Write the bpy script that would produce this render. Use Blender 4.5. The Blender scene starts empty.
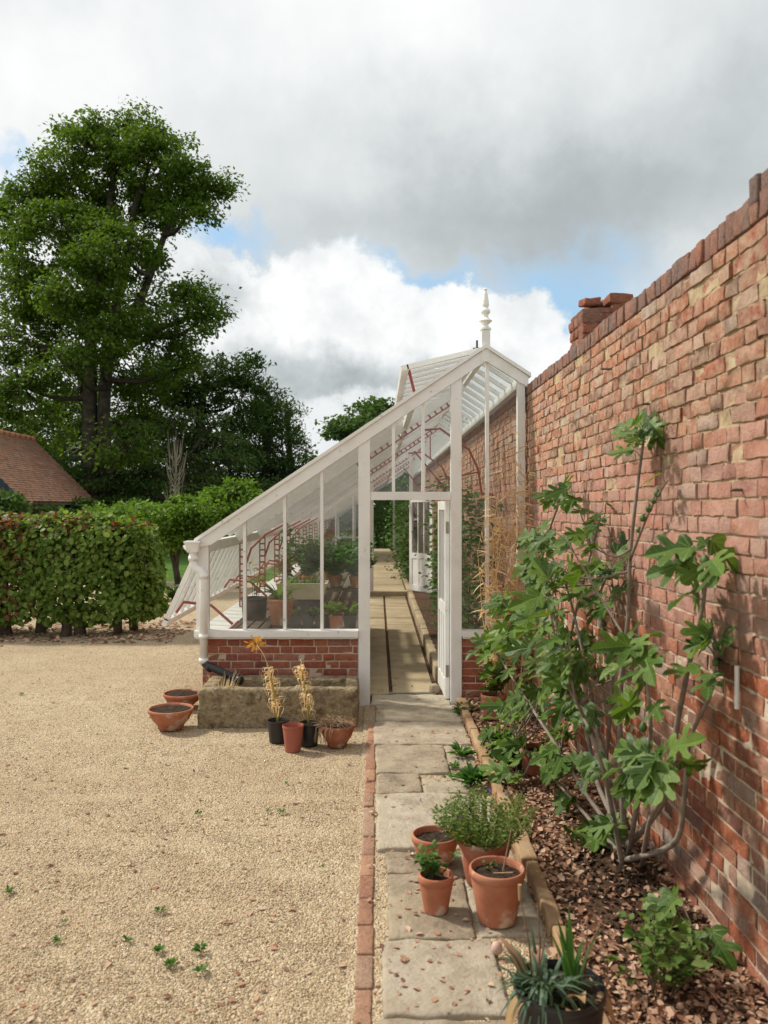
import bpy, math, random
import numpy as np
from mathutils import Vector, noise, Matrix
rnd = random.Random(7)
rng = np.random.default_rng(11)
scene = bpy.context.scene
COL = scene.collection
F, VX, VY, CAMZ = 820.0, 378.0, 508.0, 1.8

def PZ(px, py, d):
    """world point seen at a photo position and a real distance d along +Y"""
    return Vector(((px-VX)/F*d, d, CAMZ-(py-VY)/F*d))
def PX(px, py, X):
    """world point on the upright plane at this X"""
    d = X*F/(px-VX)
    return Vector((X, d, CAMZ-(py-VY)/F*d))
def PG(px, py, z=0.0):
    """world point on level ground of height z"""
    d = (CAMZ-z)*F/(py-VY)
    return Vector(((px-VX)/F*d, d, z))

# ---------------------------------------------------------------- objects
def worldloc(o):
    v = Vector((0, 0, 0))
    while o is not None:
        v = v+o.location
        o = o.parent
    return v

def props(o, label=None, cat=None, group=None, kind=None):
    if label: o['label'] = label
    if cat: o['category'] = cat
    if group: o['group'] = group
    if kind: o['kind'] = kind
    return o

def thing(name, loc, label, cat, group=None):
    o = bpy.data.objects.new(name, None)
    o.empty_display_size = .1
    COL.objects.link(o)
    o.location = loc
    return props(o, label, cat, group)

class MB:
    def __init__(s):
        s.V = []; s.Fc = []; s.n = 0; s.smooth = False
    def add(s, verts, faces):
        b = s.n
        s.V.extend(tuple(v) for v in verts)
        s.Fc.extend(tuple(i+b for i in f) for f in faces)
        s.n = len(s.V)
    def box(s, x0, x1, y0, y1, z0, z1):
        s.add([(x0,y0,z0),(x1,y0,z0),(x1,y1,z0),(x0,y1,z0),(x0,y0,z1),(x1,y0,z1),(x1,y1,z1),(x0,y1,z1)],
              [(0,3,2,1),(4,5,6,7),(0,1,5,4),(1,2,6,5),(2,3,7,6),(3,0,4,7)])
    def beam(s, a, b, w, h, up=(0,0,1)):
        """box beam from a to b; w sideways, h along up"""
        a = Vector(a); b = Vector(b); d = (b-a).normalized(); u = Vector(up)
        r = d.cross(u)
        if r.length < 1e-4: r = d.cross(Vector((1,0,0)))
        r.normalize(); u = r.cross(d).normalized()
        vs = []
        for p in (a, b):
            for (i, j) in ((-1,-1),(1,-1),(1,1),(-1,1)):
                vs.append(p+r*(i*w/2)+u*(j*h/2))
        s.add(vs, [(0,1,2,3),(7,6,5,4),(0,4,5,1),(1,5,6,2),(2,6,7,3),(3,7,4,0)])
    def tube(s, pts, rad, n=8, cap=True):
        pts = [Vector(p) for p in pts]
        if not isinstance(rad, (list, tuple)): rad = [rad]*len(pts)
        rings = []; prev = None
        for i, p in enumerate(pts):
            d = (pts[min(i+1, len(pts)-1)]-pts[max(i-1, 0)])
            if d.length < 1e-7: d = Vector((0,0,1))
            d.normalize()
            if prev is None:
                r = d.cross(Vector((.31,.22,.93)))
                if r.length < 1e-3: r = d.cross(Vector((1,0,0)))
            else:
                r = prev-d*prev.dot(d)
                if r.length < 1e-4: r = d.cross(Vector((1,0,0)))
            r.normalize(); prev = r; q = d.cross(r)
            rings.append([p+(r*math.cos(2*math.pi*k/n)+q*math.sin(2*math.pi*k/n))*rad[i] for k in range(n)])
        vs = [v for r in rings for v in r]; fs = []
        for i in range(len(rings)-1):
            for k in range(n):
                a = i*n+k; b = i*n+(k+1) % n
                fs.append((a, b, b+n, a+n))
        if cap:
            fs.append(tuple(range(n-1, -1, -1))); m = (len(rings)-1)*n
            fs.append(tuple(range(m, m+n)))
        s.add(vs, fs)
    def lathe(s, prof, c=(0,0,0), n=28, wob=0.0, seed=0):
        cx, cy, cz = c; vs = []; fs = []
        for i, (r, z) in enumerate(prof):
            for k in range(n):
                a = 2*math.pi*k/n
                w = 1+wob*noise.noise((math.cos(a)*1.5+seed, math.sin(a)*1.5, z*4))
                vs.append((cx+r*w*math.cos(a), cy+r*w*math.sin(a), cz+z))
        for i in range(len(prof)-1):
            for k in range(n):
                a = i*n+k; b = i*n+(k+1) % n
                fs.append((a, b, b+n, a+n))
        s.add(vs, fs)
    def disc(s, c, r, n=24, dome=0.0, rough=0.0, seed=0, rings=5):
        cx, cy, cz = c; vs = [(cx, cy, cz+dome)]; fs = []
        for i in range(1, rings+1):
            t = i/rings
            for k in range(n):
                a = 2*math.pi*k/n; x = r*t*math.cos(a); y = r*t*math.sin(a)
                z = dome*(1-t*t)+rough*noise.noise((x*22+seed, y*22, seed*1.7))
                vs.append((cx+x, cy+y, cz+z))
        for k in range(n): fs.append((0, 1+k, 1+(k+1) % n))
        for i in range(rings-1):
            for k in range(n):
                a = 1+i*n+k; b = 1+i*n+(k+1) % n
                fs.append((a, a+n, b+n, b))
        s.add(vs, fs)
    def prism(s, poly, y0, y1):
        """polygon of (x, z) pushed from y0 to y1"""
        n = len(poly)
        vs = [(x, y0, z) for x, z in poly]+[(x, y1, z) for x, z in poly]
        fs = [tuple(range(n)), tuple(range(2*n-1, n-1, -1))]
        for i in range(n):
            j = (i+1) % n
            fs.append((i, i+n, j+n, j))
        s.add(vs, fs)
    def rock(s, lo, hi, step=.05, r=.012, amp=.006, freq=9, seed=0, rot=0.0):
        """rounded, uneven block between two corners"""
        lo = Vector(lo); hi = Vector(hi); cen = (lo+hi)/2
        ax = []
        for i in range(3):
            L = hi[i]-lo[i]; rr = min(r, L*.3); n = max(1, int(round((L-2*rr)/step)))
            ax.append([lo[i], lo[i]+rr*.35]+[lo[i]+rr+(L-2*rr)*k/n for k in range(n+1)]+[hi[i]-rr*.35, hi[i]])
        idx = {}; vs = []; fs = []
        cr, sr = math.cos(rot), math.sin(rot)
        def vid(i, j, k):
            key = (i, j, k)
            if key in idx: return idx[key]
            p = Vector((ax[0][i], ax[1][j], ax[2][k])); q = Vector(p)
            for c in range(3):
                rr = min(r, (hi[c]-lo[c])*.3)
                q[c] = min(max(p[c], lo[c]+rr), hi[c]-rr)
            d = p-q
            if d.length > 1e-9:
                d.normalize()
                p = q+d*min(r, min((hi-lo))*.3)
            nv = noise.noise_vector(p*freq+Vector((seed*3.1, seed*1.3, 0)))
            n2 = noise.noise_vector(p*freq*3.3+Vector((seed*2.1, 0, seed)))
            p = p+nv*amp+n2*amp*.45
            x, y = p.x-cen.x, p.y-cen.y
            p = Vector((cen.x+x*cr-y*sr, cen.y+x*sr+y*cr, p.z))
            idx[key] = len(vs); vs.append(p); return idx[key]
        n = [len(a) for a in ax]
        for i in range(n[0]-1):
            for j in range(n[1]-1):
                fs.append((vid(i,j,0), vid(i,j+1,0), vid(i+1,j+1,0), vid(i+1,j,0)))
                k = n[2]-1
                fs.append((vid(i,j,k), vid(i+1,j,k), vid(i+1,j+1,k), vid(i,j+1,k)))
        for i in range(n[0]-1):
            for k in range(n[2]-1):
                fs.append((vid(i,0,k), vid(i+1,0,k), vid(i+1,0,k+1), vid(i,0,k+1)))
                j = n[1]-1
                fs.append((vid(i,j,k), vid(i,j,k+1), vid(i+1,j,k+1), vid(i+1,j,k)))
        for j in range(n[1]-1):
            for k in range(n[2]-1):
                fs.append((vid(0,j,k), vid(0,j,k+1), vid(0,j+1,k+1), vid(0,j+1,k)))
                i = n[0]-1
                fs.append((vid(i,j,k), vid(i,j+1,k), vid(i,j+1,k+1), vid(i,j,k+1)))
        s.add(vs, fs)
    def sphere(s, c, r, n=10, sz=1.0):
        prof = [(max(1e-4, r*math.sin(math.pi*i/(n-2))), -r*sz*math.cos(math.pi*i/(n-2))) for i in range(n-1)]
        s.lathe(prof, c, n)
    def build(s, name, m, parent=None, smooth=False, label=None):
        me = bpy.data.meshes.new(name)
        off = worldloc(parent) if parent else Vector((0,0,0))
        V = np.array(s.V, dtype=np.float32).reshape(-1, 3)-np.array(off, dtype=np.float32)
        return finish(name, V, s.Fc, m, parent, smooth, label, me)

def finish(name, V, faces, m, parent, smooth, label=None, me=None):
    me = me or bpy.data.meshes.new(name)
    if isinstance(faces, np.ndarray):
        nf, k = faces.shape
        me.vertices.add(len(V)); me.vertices.foreach_set('co', V.astype(np.float32).ravel())
        me.loops.add(nf*k); me.loops.foreach_set('vertex_index', faces.astype(np.int32).ravel())
        me.polygons.add(nf)
        me.polygons.foreach_set('loop_start', np.arange(0, nf*k, k, dtype=np.int32))
        me.polygons.foreach_set('loop_total', np.full(nf, k, dtype=np.int32))
        me.update(calc_edges=True)
    else:
        me.from_pydata(V.tolist(), [], faces)
    if smooth:
        me.polygons.foreach_set('use_smooth', [True]*len(me.polygons))
    me.materials.append(m)
    me.update()
    o = bpy.data.objects.new(name, me)
    COL.objects.link(o)
    if parent: o.parent = parent
    if label: o['label'] = label
    return o

def copy_tree(o, parent=None):
    c = o.copy(); COL.objects.link(c); c.parent = parent
    for ch in list(o.children): copy_tree(ch, c)
    return c

# ---------------------------------------------------------------- leaf templates
def T(verts, faces): return np.array(verts, dtype=np.float64), np.array(faces)
T_DIA = T([(0,0,0),(.5,.45,.06),(0,1,-.05),(-.5,.45,.06)], [(0,1,2,3)])
T_OVAL = T([(0,0,0),(0,.5,0),(0,1,-.12),(.3,.2,.07),(.42,.5,.10),(.25,.8,.02),(-.3,.2,.07),(-.42,.5,.10),(-.25,.8,.02)],
           [(0,3,4,1),(1,4,5,2),(0,1,7,6),(1,2,8,7)])
T_BLADE = T([(-.5,0,0),(.5,0,0),(.45,.4,.05),(-.45,.4,.05),(.3,.75,0),(-.3,.75,0),(.04,1,-.12),(-.04,1,-.12)],
            [(0,1,2,3),(3,2,4,5),(5,4,6,7)])
def _fig():
    R = [(0,0),(.09,-.06),(.22,-.02),(.36,.08),(.42,.18),(.36,.25),(.22,.27),(.13,.33),(.25,.42),(.42,.54),(.50,.68),(.43,.75),(.30,.70),(.16,.58),(.10,.55),(.17,.68),(.19,.82),(.12,.95)]
    M = [(0,0),(0,.30),(0,.55),(0,1.03)]
    vs = []; fs = []
    for sgn in (1, -1):
        b = len(vs)
        vs += [(x*sgn, y) for x, y in M]
        vs += [(x*sgn, y) for x, y in R[1:]]
        tr = [(0,4,5),(0,5,9),(5,6,9),(6,8,9),(6,7,8),(0,9,10),(0,10,1),(1,10,11),(1,11,17),(11,16,17),(11,12,16),(12,15,16),(12,14,15),(12,13,14),(1,17,2),(2,17,18),(2,18,19),(2,19,20),(2,20,3)]
        for t in tr:
            t = tuple(i+b for i in t)
            fs.append(t if sgn > 0 else t[::-1])
    out = []
    for x, y in vs:
        out.append((x, y, .26*abs(x)-.26*y*y-.42*x*x+.035*math.sin(9*y+5*abs(x))))
    return T(out, fs)
T_FIG = _fig()
def unit(a): return a/np.maximum(1e-9, np.linalg.norm(a, axis=1, keepdims=True))
def leafset(name, pos, dirs, nrm, size, tmpl, m, parent=None, width=1.0, smooth=False, label=None, jitter=.25):
    pos = np.asarray(pos, float); n = len(pos)
    d = unit(np.asarray(dirs, float)); nn = np.asarray(nrm, float)
    r = unit(np.cross(d, nn)); nn = np.cross(r, d)
    size = np.broadcast_to(np.asarray(size, float), (n,))*(1+jitter*(rng.random(n)*2-1))
    w = np.broadcast_to(np.asarray(width, float), (n,))
    tv, tf = tmpl
    curl = (rng.random(n)*1.8-.2)
    V = (pos[:, None, :]
         + r[:, None, :]*(tv[None, :, 0:1]*(size*w)[:, None, None])
         + d[:, None, :]*(tv[None, :, 1:2]*size[:, None, None])
         + nn[:, None, :]*(tv[None, :, 2:3]*(size*curl)[:, None, None]))
    k = len(tv)
    Fa = (tf[None, :, :]+(np.arange(n)*k)[:, None, None]).reshape(-1, tf.shape[1])
    off = np.array(worldloc(parent)) if parent else 0.0
    ob_ = finish(name, V.reshape(-1, 3)-off, Fa, m, parent, smooth, label)
    if tmpl is T_FIG:
        uv = ob_.data.uv_layers.new(name='leaf')
        uv.data.foreach_set('uv', np.tile(tv[:, :2], (n, 1))[Fa.ravel()].astype(np.float32).ravel())
    return ob_
def rdir(n):
    a = rng.normal(size=(n, 3)); return unit(a)

# ---------------------------------------------------------------- materials
def newmat(name):
    m = bpy.data.materials.new(name); m.use_nodes = True
    nt = m.node_tree; nt.nodes.clear()
    return m, nt
def N(nt, typ, ins=None, **kw):
    n = nt.nodes.new(typ)
    for k, v in kw.items(): setattr(n, k, v)
    for k, v in (ins or {}).items():
        if isinstance(v, bpy.types.NodeSocket): nt.links.new(v, n.inputs[k])
        else: n.inputs[k].default_value = v
    return n
def C4(c): return (c[0], c[1], c[2], 1.0)
def ramp(nt, fac, cols, pos=None, interp='LINEAR'):
    n = nt.nodes.new('ShaderNodeValToRGB'); cr = n.color_ramp; cr.interpolation = interp
    k = len(cols)
    pos = pos or [i/(k-1) if k > 1 else 0 for i in range(k)]
    while len(cr.elements) < k: cr.elements.new(.5)
    for e, c, p in zip(cr.elements, cols, pos):
        e.position = p; e.color = C4(c) if not isinstance(c, (int, float)) else (c, c, c, 1)
    nt.links.new(fac, n.inputs[0]); return n.outputs[0]
def mth(nt, op, a, b=0.0, c=0.0, clamp=False):
    n = nt.nodes.new('ShaderNodeMath'); n.operation = op; n.use_clamp = clamp
    for i, v in enumerate((a, b, c)):
        if isinstance(v, bpy.types.NodeSocket): nt.links.new(v, n.inputs[i])
        else: n.inputs[i].default_value = v
    return n.outputs[0]
def mixc(nt, f, a, b, mode='MIX'):
    n = nt.nodes.new('ShaderNodeMix'); n.data_type = 'RGBA'; n.blend_type = mode
    for i, v in ((0, f), (6, a), (7, b)):
        if isinstance(v, bpy.types.NodeSocket): nt.links.new(v, n.inputs[i])
        else: n.inputs[i].default_value = C4(v) if isinstance(v, (tuple, list)) else v
    return n.outputs[2]
def coords(nt): return nt.nodes.new('ShaderNodeTexCoord').outputs['Object']
def nz(nt, vec, scale, detail=4, rough=.55, dist=0.0):
    n = N(nt, 'ShaderNodeTexNoise', {'Vector': vec, 'Scale': scale, 'Detail': detail, 'Roughness': rough, 'Distortion': dist})
    return n.outputs[0]
def out(nt, sh): 
    o = nt.nodes.new('ShaderNodeOutputMaterial'); nt.links.new(sh, o.inputs[0])
def bump(nt, h, strength, dist=.01):
    return N(nt, 'ShaderNodeBump', {'Height': h, 'Strength': strength, 'Distance': dist}).outputs[0]
def bsdf(nt, col, rough=.8, nrm=None, spec=.3, metal=0.0):
    ins = {'Base Color': col if isinstance(col, bpy.types.NodeSocket) else C4(col), 'Roughness': rough, 'Metallic': metal, 'Specular IOR Level': spec}
    if nrm is not None: ins['Normal'] = nrm
    return N(nt, 'ShaderNodeBsdfPrincipled', ins).outputs[0]
def island(nt): return nt.nodes.new('ShaderNodeNewGeometry').outputs['Random Per Island']

def simple(name, cols, scale=6, rough=.7, bs=60, bst=.3, bd=.004, spec=.3, isl=0.0, detail=5, metal=0.0, speck=None):
    m, nt = newmat(name); v = coords(nt)
    f = nz(nt, v, scale, detail)
    f = N(nt, 'ShaderNodeMapRange', {0: f, 1: .3, 2: .7}).outputs[0]
    if isl: f = mth(nt, 'ADD', mth(nt, 'MULTIPLY', f, 1-isl), mth(nt, 'MULTIPLY', island(nt), isl))
    c = ramp(nt, f, cols)
    if speck:
        g = nz(nt, v, speck[1], 3, .6)
        c = mixc(nt, ramp(nt, g, [0, 0, 1], [0, speck[2], speck[2]+.08]), c, speck[0])
    nr = bump(nt, nz(nt, v, bs, 4, .65), bst, bd) if bst else None
    out(nt, bsdf(nt, c, rough, nr, spec, metal)); return m

def leafmat(name, cols, trans=.28, rough=.5, spec=.35, tcol=None, nscale=0, nfac=.4):
    m, nt = newmat(name)
    f = island(nt)
    if nscale:
        g = N(nt, 'ShaderNodeMapRange', {0: nz(nt, coords(nt), nscale, 3), 1: .35, 2: .65}).outputs[0]
        f = mth(nt, 'ADD', mth(nt, 'MULTIPLY', f, 1-nfac), mth(nt, 'MULTIPLY', g, nfac))
    c = ramp(nt, f, cols)
    b = bsdf(nt, c, rough, None, spec)
    tc = mixc(nt, 1.0, c, tcol or (1.25, 1.35, .55), 'MULTIPLY')
    t = N(nt, 'ShaderNodeBsdfTranslucent', {'Color': tc}).outputs[0]
    mx = N(nt, 'ShaderNodeMixShader', {0: trans}); nt.links.new(b, mx.inputs[1]); nt.links.new(t, mx.inputs[2])
    out(nt, mx.outputs[0]); return m
# ---------------------------------------------------------------- material library
M = {}
M['white'] = simple('white_paint', [(.74,.73,.69),(.82,.81,.78),(.86,.85,.82)], 5, .42, 35, .12, .003, .4, speck=((.56,.53,.46), 18, .65))
M['red_iron'] = simple('red_oxide_iron', [(.30,.062,.05),(.38,.085,.068)], 12, .5, 60, .2, .002)
M['black_plastic'] = simple('black_plastic', [(.012,.012,.013),(.022,.022,.024)], 8, .38, 50, .1, .002, .5)
M['terracotta'] = simple('terracotta', [(.33,.12,.065),(.40,.158,.09),(.44,.205,.13)], 9, .88, 120, .3, .003, .15, speck=((.56,.42,.33), 6, .57))
M['terracotta_old'] = simple('weathered_terracotta', [(.25,.09,.06),(.36,.13,.075),(.40,.20,.14)], 10, .9, 90, .35, .003, .15, speck=((.50,.40,.33), 9, .60))
M['red_plastic'] = simple('brick_red_plastic', [(.30,.085,.055),(.36,.11,.075)], 6, .5, 40, .08, .002, .4)
M['soil'] = simple('potting_soil', [(.015,.010,.007),(.05,.034,.024),(.085,.06,.042)], 55, .95, 160, 1.0, .01, .1)
M['bark'] = simple('bark', [(.06,.05,.038),(.13,.105,.08),(.17,.15,.12)], 5, .95, 18, .9, .03, .1)
M['tree_bark'] = simple('dark_tree_bark', [(.030,.025,.019),(.060,.050,.038),(.085,.072,.056)], 5, .95, 18, .9, .03, .1)
M['fig_bark'] = simple('fig_bark', [(.16,.13,.10),(.27,.23,.19),(.20,.15,.11)], 14, .85, 60, .6, .004, .2)
M['twig'] = simple('brown_twig', [(.10,.06,.035),(.17,.11,.07)], 10, .85, 60, .3, .003, .2)
M['fig_leaf'] = leafmat('fig_leaf', [(.040,.078,.014),(.062,.120,.018),(.088,.160,.024),(.135,.215,.040)], .36, .55, .16)
def mk_fig():
    m, nt = newmat('fig_leaf')
    uv = nt.nodes.new('ShaderNodeUVMap'); uv.uv_map = 'leaf'
    s = N(nt, 'ShaderNodeSeparateXYZ', {0: uv.outputs[0]}); x = mth(nt, 'ABSOLUTE', s.outputs[0]); y = s.outputs[1]
    v = None
    for a in (0.0, .62, 1.12):       # main ribs fan out from the stalk
        d = mth(nt, 'ABSOLUTE', mth(nt, 'SUBTRACT', mth(nt, 'MULTIPLY', x, math.cos(a)), mth(nt, 'MULTIPLY', y, math.sin(a))))
        t = N(nt, 'ShaderNodeMapRange', {0: d, 1: .024, 2: .006}).outputs[0]
        v = t if v is None else mth(nt, 'MAXIMUM', v, t)
    w = mth(nt, 'ABSOLUTE', mth(nt, 'SUBTRACT', mth(nt, 'FRACT', mth(nt, 'MULTIPLY', mth(nt, 'SUBTRACT', y, mth(nt, 'MULTIPLY', x, .75)), 8.0)), .5))
    v2 = mth(nt, 'MULTIPLY', N(nt, 'ShaderNodeMapRange', {0: w, 1: .09, 2: .02}).outputs[0], .45)
    v = mth(nt, 'MAXIMUM', v, v2)
    i = island(nt)
    f = mth(nt, 'ADD', mth(nt, 'MULTIPLY', i, .8), mth(nt, 'MULTIPLY', nz(nt, coords(nt), 16, 4), .25))
    c = ramp(nt, f, [(.030,.064,.013),(.054,.110,.018),(.086,.158,.026),(.130,.215,.038),(.21,.27,.055)], [.1,.35,.6,.85,1.0])
    c = mixc(nt, mth(nt, 'MULTIPLY', v, .55), c, (.20,.29,.09))
    b = bsdf(nt, c, .42, bump(nt, mth(nt, 'ADD', mth(nt, 'MULTIPLY', v, -.5), nz(nt, coords(nt), 40, 3)), .35, .006), .22)
    t = N(nt, 'ShaderNodeBsdfTranslucent', {'Color': mixc(nt, 1.0, c, (1.35,1.4,.5), 'MULTIPLY')}).outputs[0]
    mx = N(nt, 'ShaderNodeMixShader', {0: .34}); nt.links.new(b, mx.inputs[1]); nt.links.new(t, mx.inputs[2])
    out(nt, mx.outputs[0]); return m
M['shrub_leaf'] = M['fig_leaf']
M['fig_leaf'] = mk_fig()
M['fig_fruit'] = simple('green_fig', [(.05,.09,.025),(.085,.14,.04)], 30, .5, 60, .1, .002)
M['beech_leaf'] = leafmat('tree_leaf', [(.050,.088,.014),(.092,.148,.022),(.150,.215,.036)], .42, .6, .12, nscale=.35)
M['dark_leaf'] = leafmat('dark_tree_leaf', [(.026,.050,.015),(.044,.078,.021),(.072,.115,.033)], .28, .7, .1, nscale=.4)
M['olive_leaf'] = leafmat('olive_tree_leaf', [(.045,.075,.022),(.072,.110,.032),(.100,.145,.048)], .28, .7, .1, nscale=.4)
M['mid_leaf'] = leafmat('mid_tree_leaf', [(.040,.082,.020),(.070,.130,.030),(.110,.180,.048)], .33, .6, .15, nscale=.5)
M['bright_leaf'] = leafmat('bright_leaf', [(.075,.135,.018),(.12,.21,.027),(.17,.27,.042)], .38, .6, .15, nscale=1.2)
M['hedge_leaf'] = leafmat('hedge_leaf', [(.070,.120,.022),(.118,.195,.030),(.172,.255,.045),(.24,.32,.08)], .38, .55, .2)
M['copper_leaf'] = leafmat('copper_hedge_leaf', [(.13,.050,.028),(.20,.085,.040),(.17,.12,.045)], .32, .55, .2, (1.3,.8,.5))
M['herb_leaf'] = leafmat('herb_leaf', [(.07,.13,.028),(.12,.195,.045),(.18,.24,.075)], .36, .6, .15)
M['pot_leaf'] = leafmat('pot_leaf', [(.045,.12,.022),(.075,.18,.035),(.11,.24,.05)], .36, .55, .2)
M['grey_leaf'] = leafmat('greygreen_strap_leaf', [(.045,.085,.05),(.075,.13,.075),(.11,.17,.09)], .2, .5, .35)
M['dead_leaf'] = leafmat('dead_leaf', [(.30,.17,.08),(.42,.27,.13),(.52,.38,.22)], .25, .7, .2, (1.2,1.0,.7))
M['pink_leaf'] = leafmat('withered_pink_leaf', [(.40,.20,.14),(.50,.30,.21),(.55,.38,.26)], .25, .6, .2, (1.2,.9,.7))
M['straw'] = leafmat('straw', [(.70,.53,.28),(.80,.64,.38),(.88,.75,.52)], .35, .6, .25, (1.2,1.0,.7))
M['lily_stem'] = simple('yellow_green_stem', [(.30,.30,.06),(.42,.36,.10)], 14, .6, 40, .1, .002)
M['orange_flower'] = leafmat('dry_orange_flower', [(.50,.26,.04),(.62,.36,.08)], .25, .6, .2, (1.2,1.0,.6))
M['purple'] = leafmat('violet_petal', [(.07,.04,.25),(.12,.07,.36)], .2, .5, .3, (1,1,1.2))
M['mulch'] = leafmat('leaf_mulch', [(.15,.075,.048),(.30,.155,.095),(.42,.25,.165),(.54,.39,.28)], .08, .8, .15, (1.1,.9,.7))
M['roots'] = leafmat('dry_roots', [(.26,.17,.10),(.38,.27,.17)], .05, .8, .1, (1,1,1))
M['stone_trough'] = simple('lichened_sandstone', [(.13,.10,.06),(.25,.19,.115),(.36,.29,.18),(.20,.155,.10),(.33,.265,.17)], 9, .95, 24, 1.0, .05, .1, speck=((.44,.41,.31), 16, .62))
M['yellow_stone'] = simple('yellow_paving', [(.30,.235,.14),(.40,.32,.205),(.46,.38,.26)], 3.5, .9, 70, .4, .004, .15, isl=.4)
M['staging'] = simple('brown_slats', [(.08,.055,.038),(.14,.10,.07)], 8, .85, 60, .4, .003, .2, isl=.3)
M['cream'] = simple('cream_glaze', [(.52,.45,.30),(.62,.55,.40)], 8, .5, 30, .1, .002)
M['grey_plastic'] = simple('grey_plastic', [(.06,.065,.07),(.10,.105,.11)], 8, .5, 30, .1, .002)
M['lead'] = simple('dark_blue_board', [(.025,.035,.05),(.04,.052,.07)], 8, .6, 30, .2, .003)
M['steel'] = simple('dull_brass', [(.28,.25,.20),(.36,.32,.26)], 20, .45, 80, .1, .001, .5, metal=.7)
M['lawn'] = simple('lawn', [(.045,.10,.018),(.075,.15,.026),(.10,.18,.035)], 1.2, .95, 60, .9, .03, .1)
M['render'] = simple('tan_render', [(.30,.19,.11),(.38,.26,.16)], 5, .95, 60, .3, .003, .1)

def mk_glass(d0=.04, d1=.13):
    m, nt = newmat('horticultural_glass')
    v = coords(nt)
    fr = N(nt, 'ShaderNodeFresnel', {'IOR': 1.5}).outputs[0]
    gl = N(nt, 'ShaderNodeBsdfGlossy', {'Color': (1,1,1,1), 'Roughness': .02, 'Normal': bump(nt, nz(nt, v, 2.5, 2), .06, .02)}).outputs[0]
    tr = N(nt, 'ShaderNodeBsdfTransparent', {'Color': (.93,.95,.94,1)}).outputs[0]
    df = N(nt, 'ShaderNodeBsdfDiffuse', {'Color': (.62,.62,.58,1)}).outputs[0]
    dirt = mth(nt, 'ADD', d0, mth(nt, 'MULTIPLY', ramp(nt, nz(nt, v, 3.0, 6, .7), [0, 1], [.42, .75]), d1))
    a = N(nt, 'ShaderNodeMixShader', {0: dirt}); nt.links.new(tr, a.inputs[1]); nt.links.new(df, a.inputs[2])
    b = N(nt, 'ShaderNodeMixShader', {0: mth(nt, 'MULTIPLY', fr, .9, clamp=True)}); nt.links.new(a.outputs[0], b.inputs[1]); nt.links.new(gl, b.inputs[2])
    out(nt, b.outputs[0]); return m
M['glass'] = mk_glass()
M['roof_glass'] = mk_glass(.01, .05)

def mk_brick(name, cols, film, lowfilm=.25, midfilm=.25, banded=True):
    m, nt = newmat(name)
    g = nt.nodes.new('ShaderNodeNewGeometry'); v = g.outputs['Position']; isl = g.outputs['Random Per Island']
    c = ramp(nt, isl, cols, interp='LINEAR')
    b1 = nz(nt, v, 26, 5, .7)
    c = mixc(nt, N(nt, 'ShaderNodeMapRange', {0: b1, 1: .45, 2: .75}).outputs[0], c, mixc(nt, 1.0, c, (.66,.60,.58), 'MULTIPLY'))
    b2 = nz(nt, v, 60, 4, .7)
    c = mixc(nt, ramp(nt, b2, [0, .55], [.56, .68]), c, mixc(nt, .5, c, (.64,.38,.26)))
    b3 = nz(nt, v, 95, 4, .75)
    c = mixc(nt, ramp(nt, b3, [.55, 0], [.36, .46]), c, mixc(nt, 1.0, c, (.45,.36,.34), 'MULTIPLY'))
    big = nz(nt, v, 1.7, 4, .6)
    if banded:
        z = N(nt, 'ShaderNodeSeparateXYZ', {0: v}).outputs[2]
        zz = mth(nt, 'ADD', z, mth(nt, 'MULTIPLY', mth(nt, 'SUBTRACT', big, .5), .55))
        up = N(nt, 'ShaderNodeMapRange', {0: zz, 1: 2.0, 2: 2.2}).outputs[0]
        md = N(nt, 'ShaderNodeMapRange', {0: zz, 1: 1.15, 2: 1.3}).outputs[0]
        md = mth(nt, 'MULTIPLY', md, mth(nt, 'SUBTRACT', 1.0, up))
        # old lime wash in the middle, lime-stained and sooty above
        f1 = nz(nt, v, 11, 6, .72)
        cm = mixc(nt, mth(nt, 'ADD', .26, mth(nt, 'MULTIPLY', ramp(nt, f1, [0, 1], [.36, .66]), .5)), c, (.62,.39,.32))
        c = mixc(nt, md, c, cm)
        f2 = nz(nt, v, 17, 6, .75)
        cu = mixc(nt, mth(nt, 'MULTIPLY', ramp(nt, f2, [0, 1], [.38, .62]), .78), c, mixc(nt, nz(nt, v, 6, 4), film, (.56,.40,.33)))
        c = mixc(nt, up, c, cu)
        lo = mth(nt, 'SUBTRACT', 1.0, mth(nt, 'ADD', up, md), clamp=True)
        f3 = nz(nt, v, 21, 6, .75)
        cl = mixc(nt, mth(nt, 'MULTIPLY', ramp(nt, f3, [0, 1], [.55, .66]), .6), c, film)
        c = mixc(nt, lo, c, cl)
    # dark soot patches
    f4 = nz(nt, v, 4.2, 6, .7)
    c = mixc(nt, mth(nt, 'MULTIPLY', ramp(nt, f4, [0, 1], [.58, .72]), .30), c, (.22,.16,.135))
    h = mth(nt, 'ADD', nz(nt, v, 55, 7, .78), mth(nt, 'MULTIPLY', b1, 1.0))
    out(nt, bsdf(nt, c, .92, bump(nt, h, 1.0, .016), .12)); return m
OLD = [(.26,.14,.115),(.45,.145,.08),(.54,.185,.10),(.36,.125,.085),(.52,.23,.145),(.58,.225,.12),(.42,.27,.215),(.49,.155,.085),(.56,.31,.22),(.33,.20,.165),(.52,.165,.085),(.22,.13,.105),(.55,.25,.155),(.38,.32,.28),(.60,.40,.31),(.47,.15,.08)]
M['brick'] = mk_brick('old_red_brick', OLD, (.62,.48,.31))
M['brick_base'] = mk_brick('clean_red_brick', [(.40,.125,.08),(.46,.15,.09),(.34,.12,.09),(.50,.19,.115),(.42,.21,.165)], (.45,.36,.26), banded=False)
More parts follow.
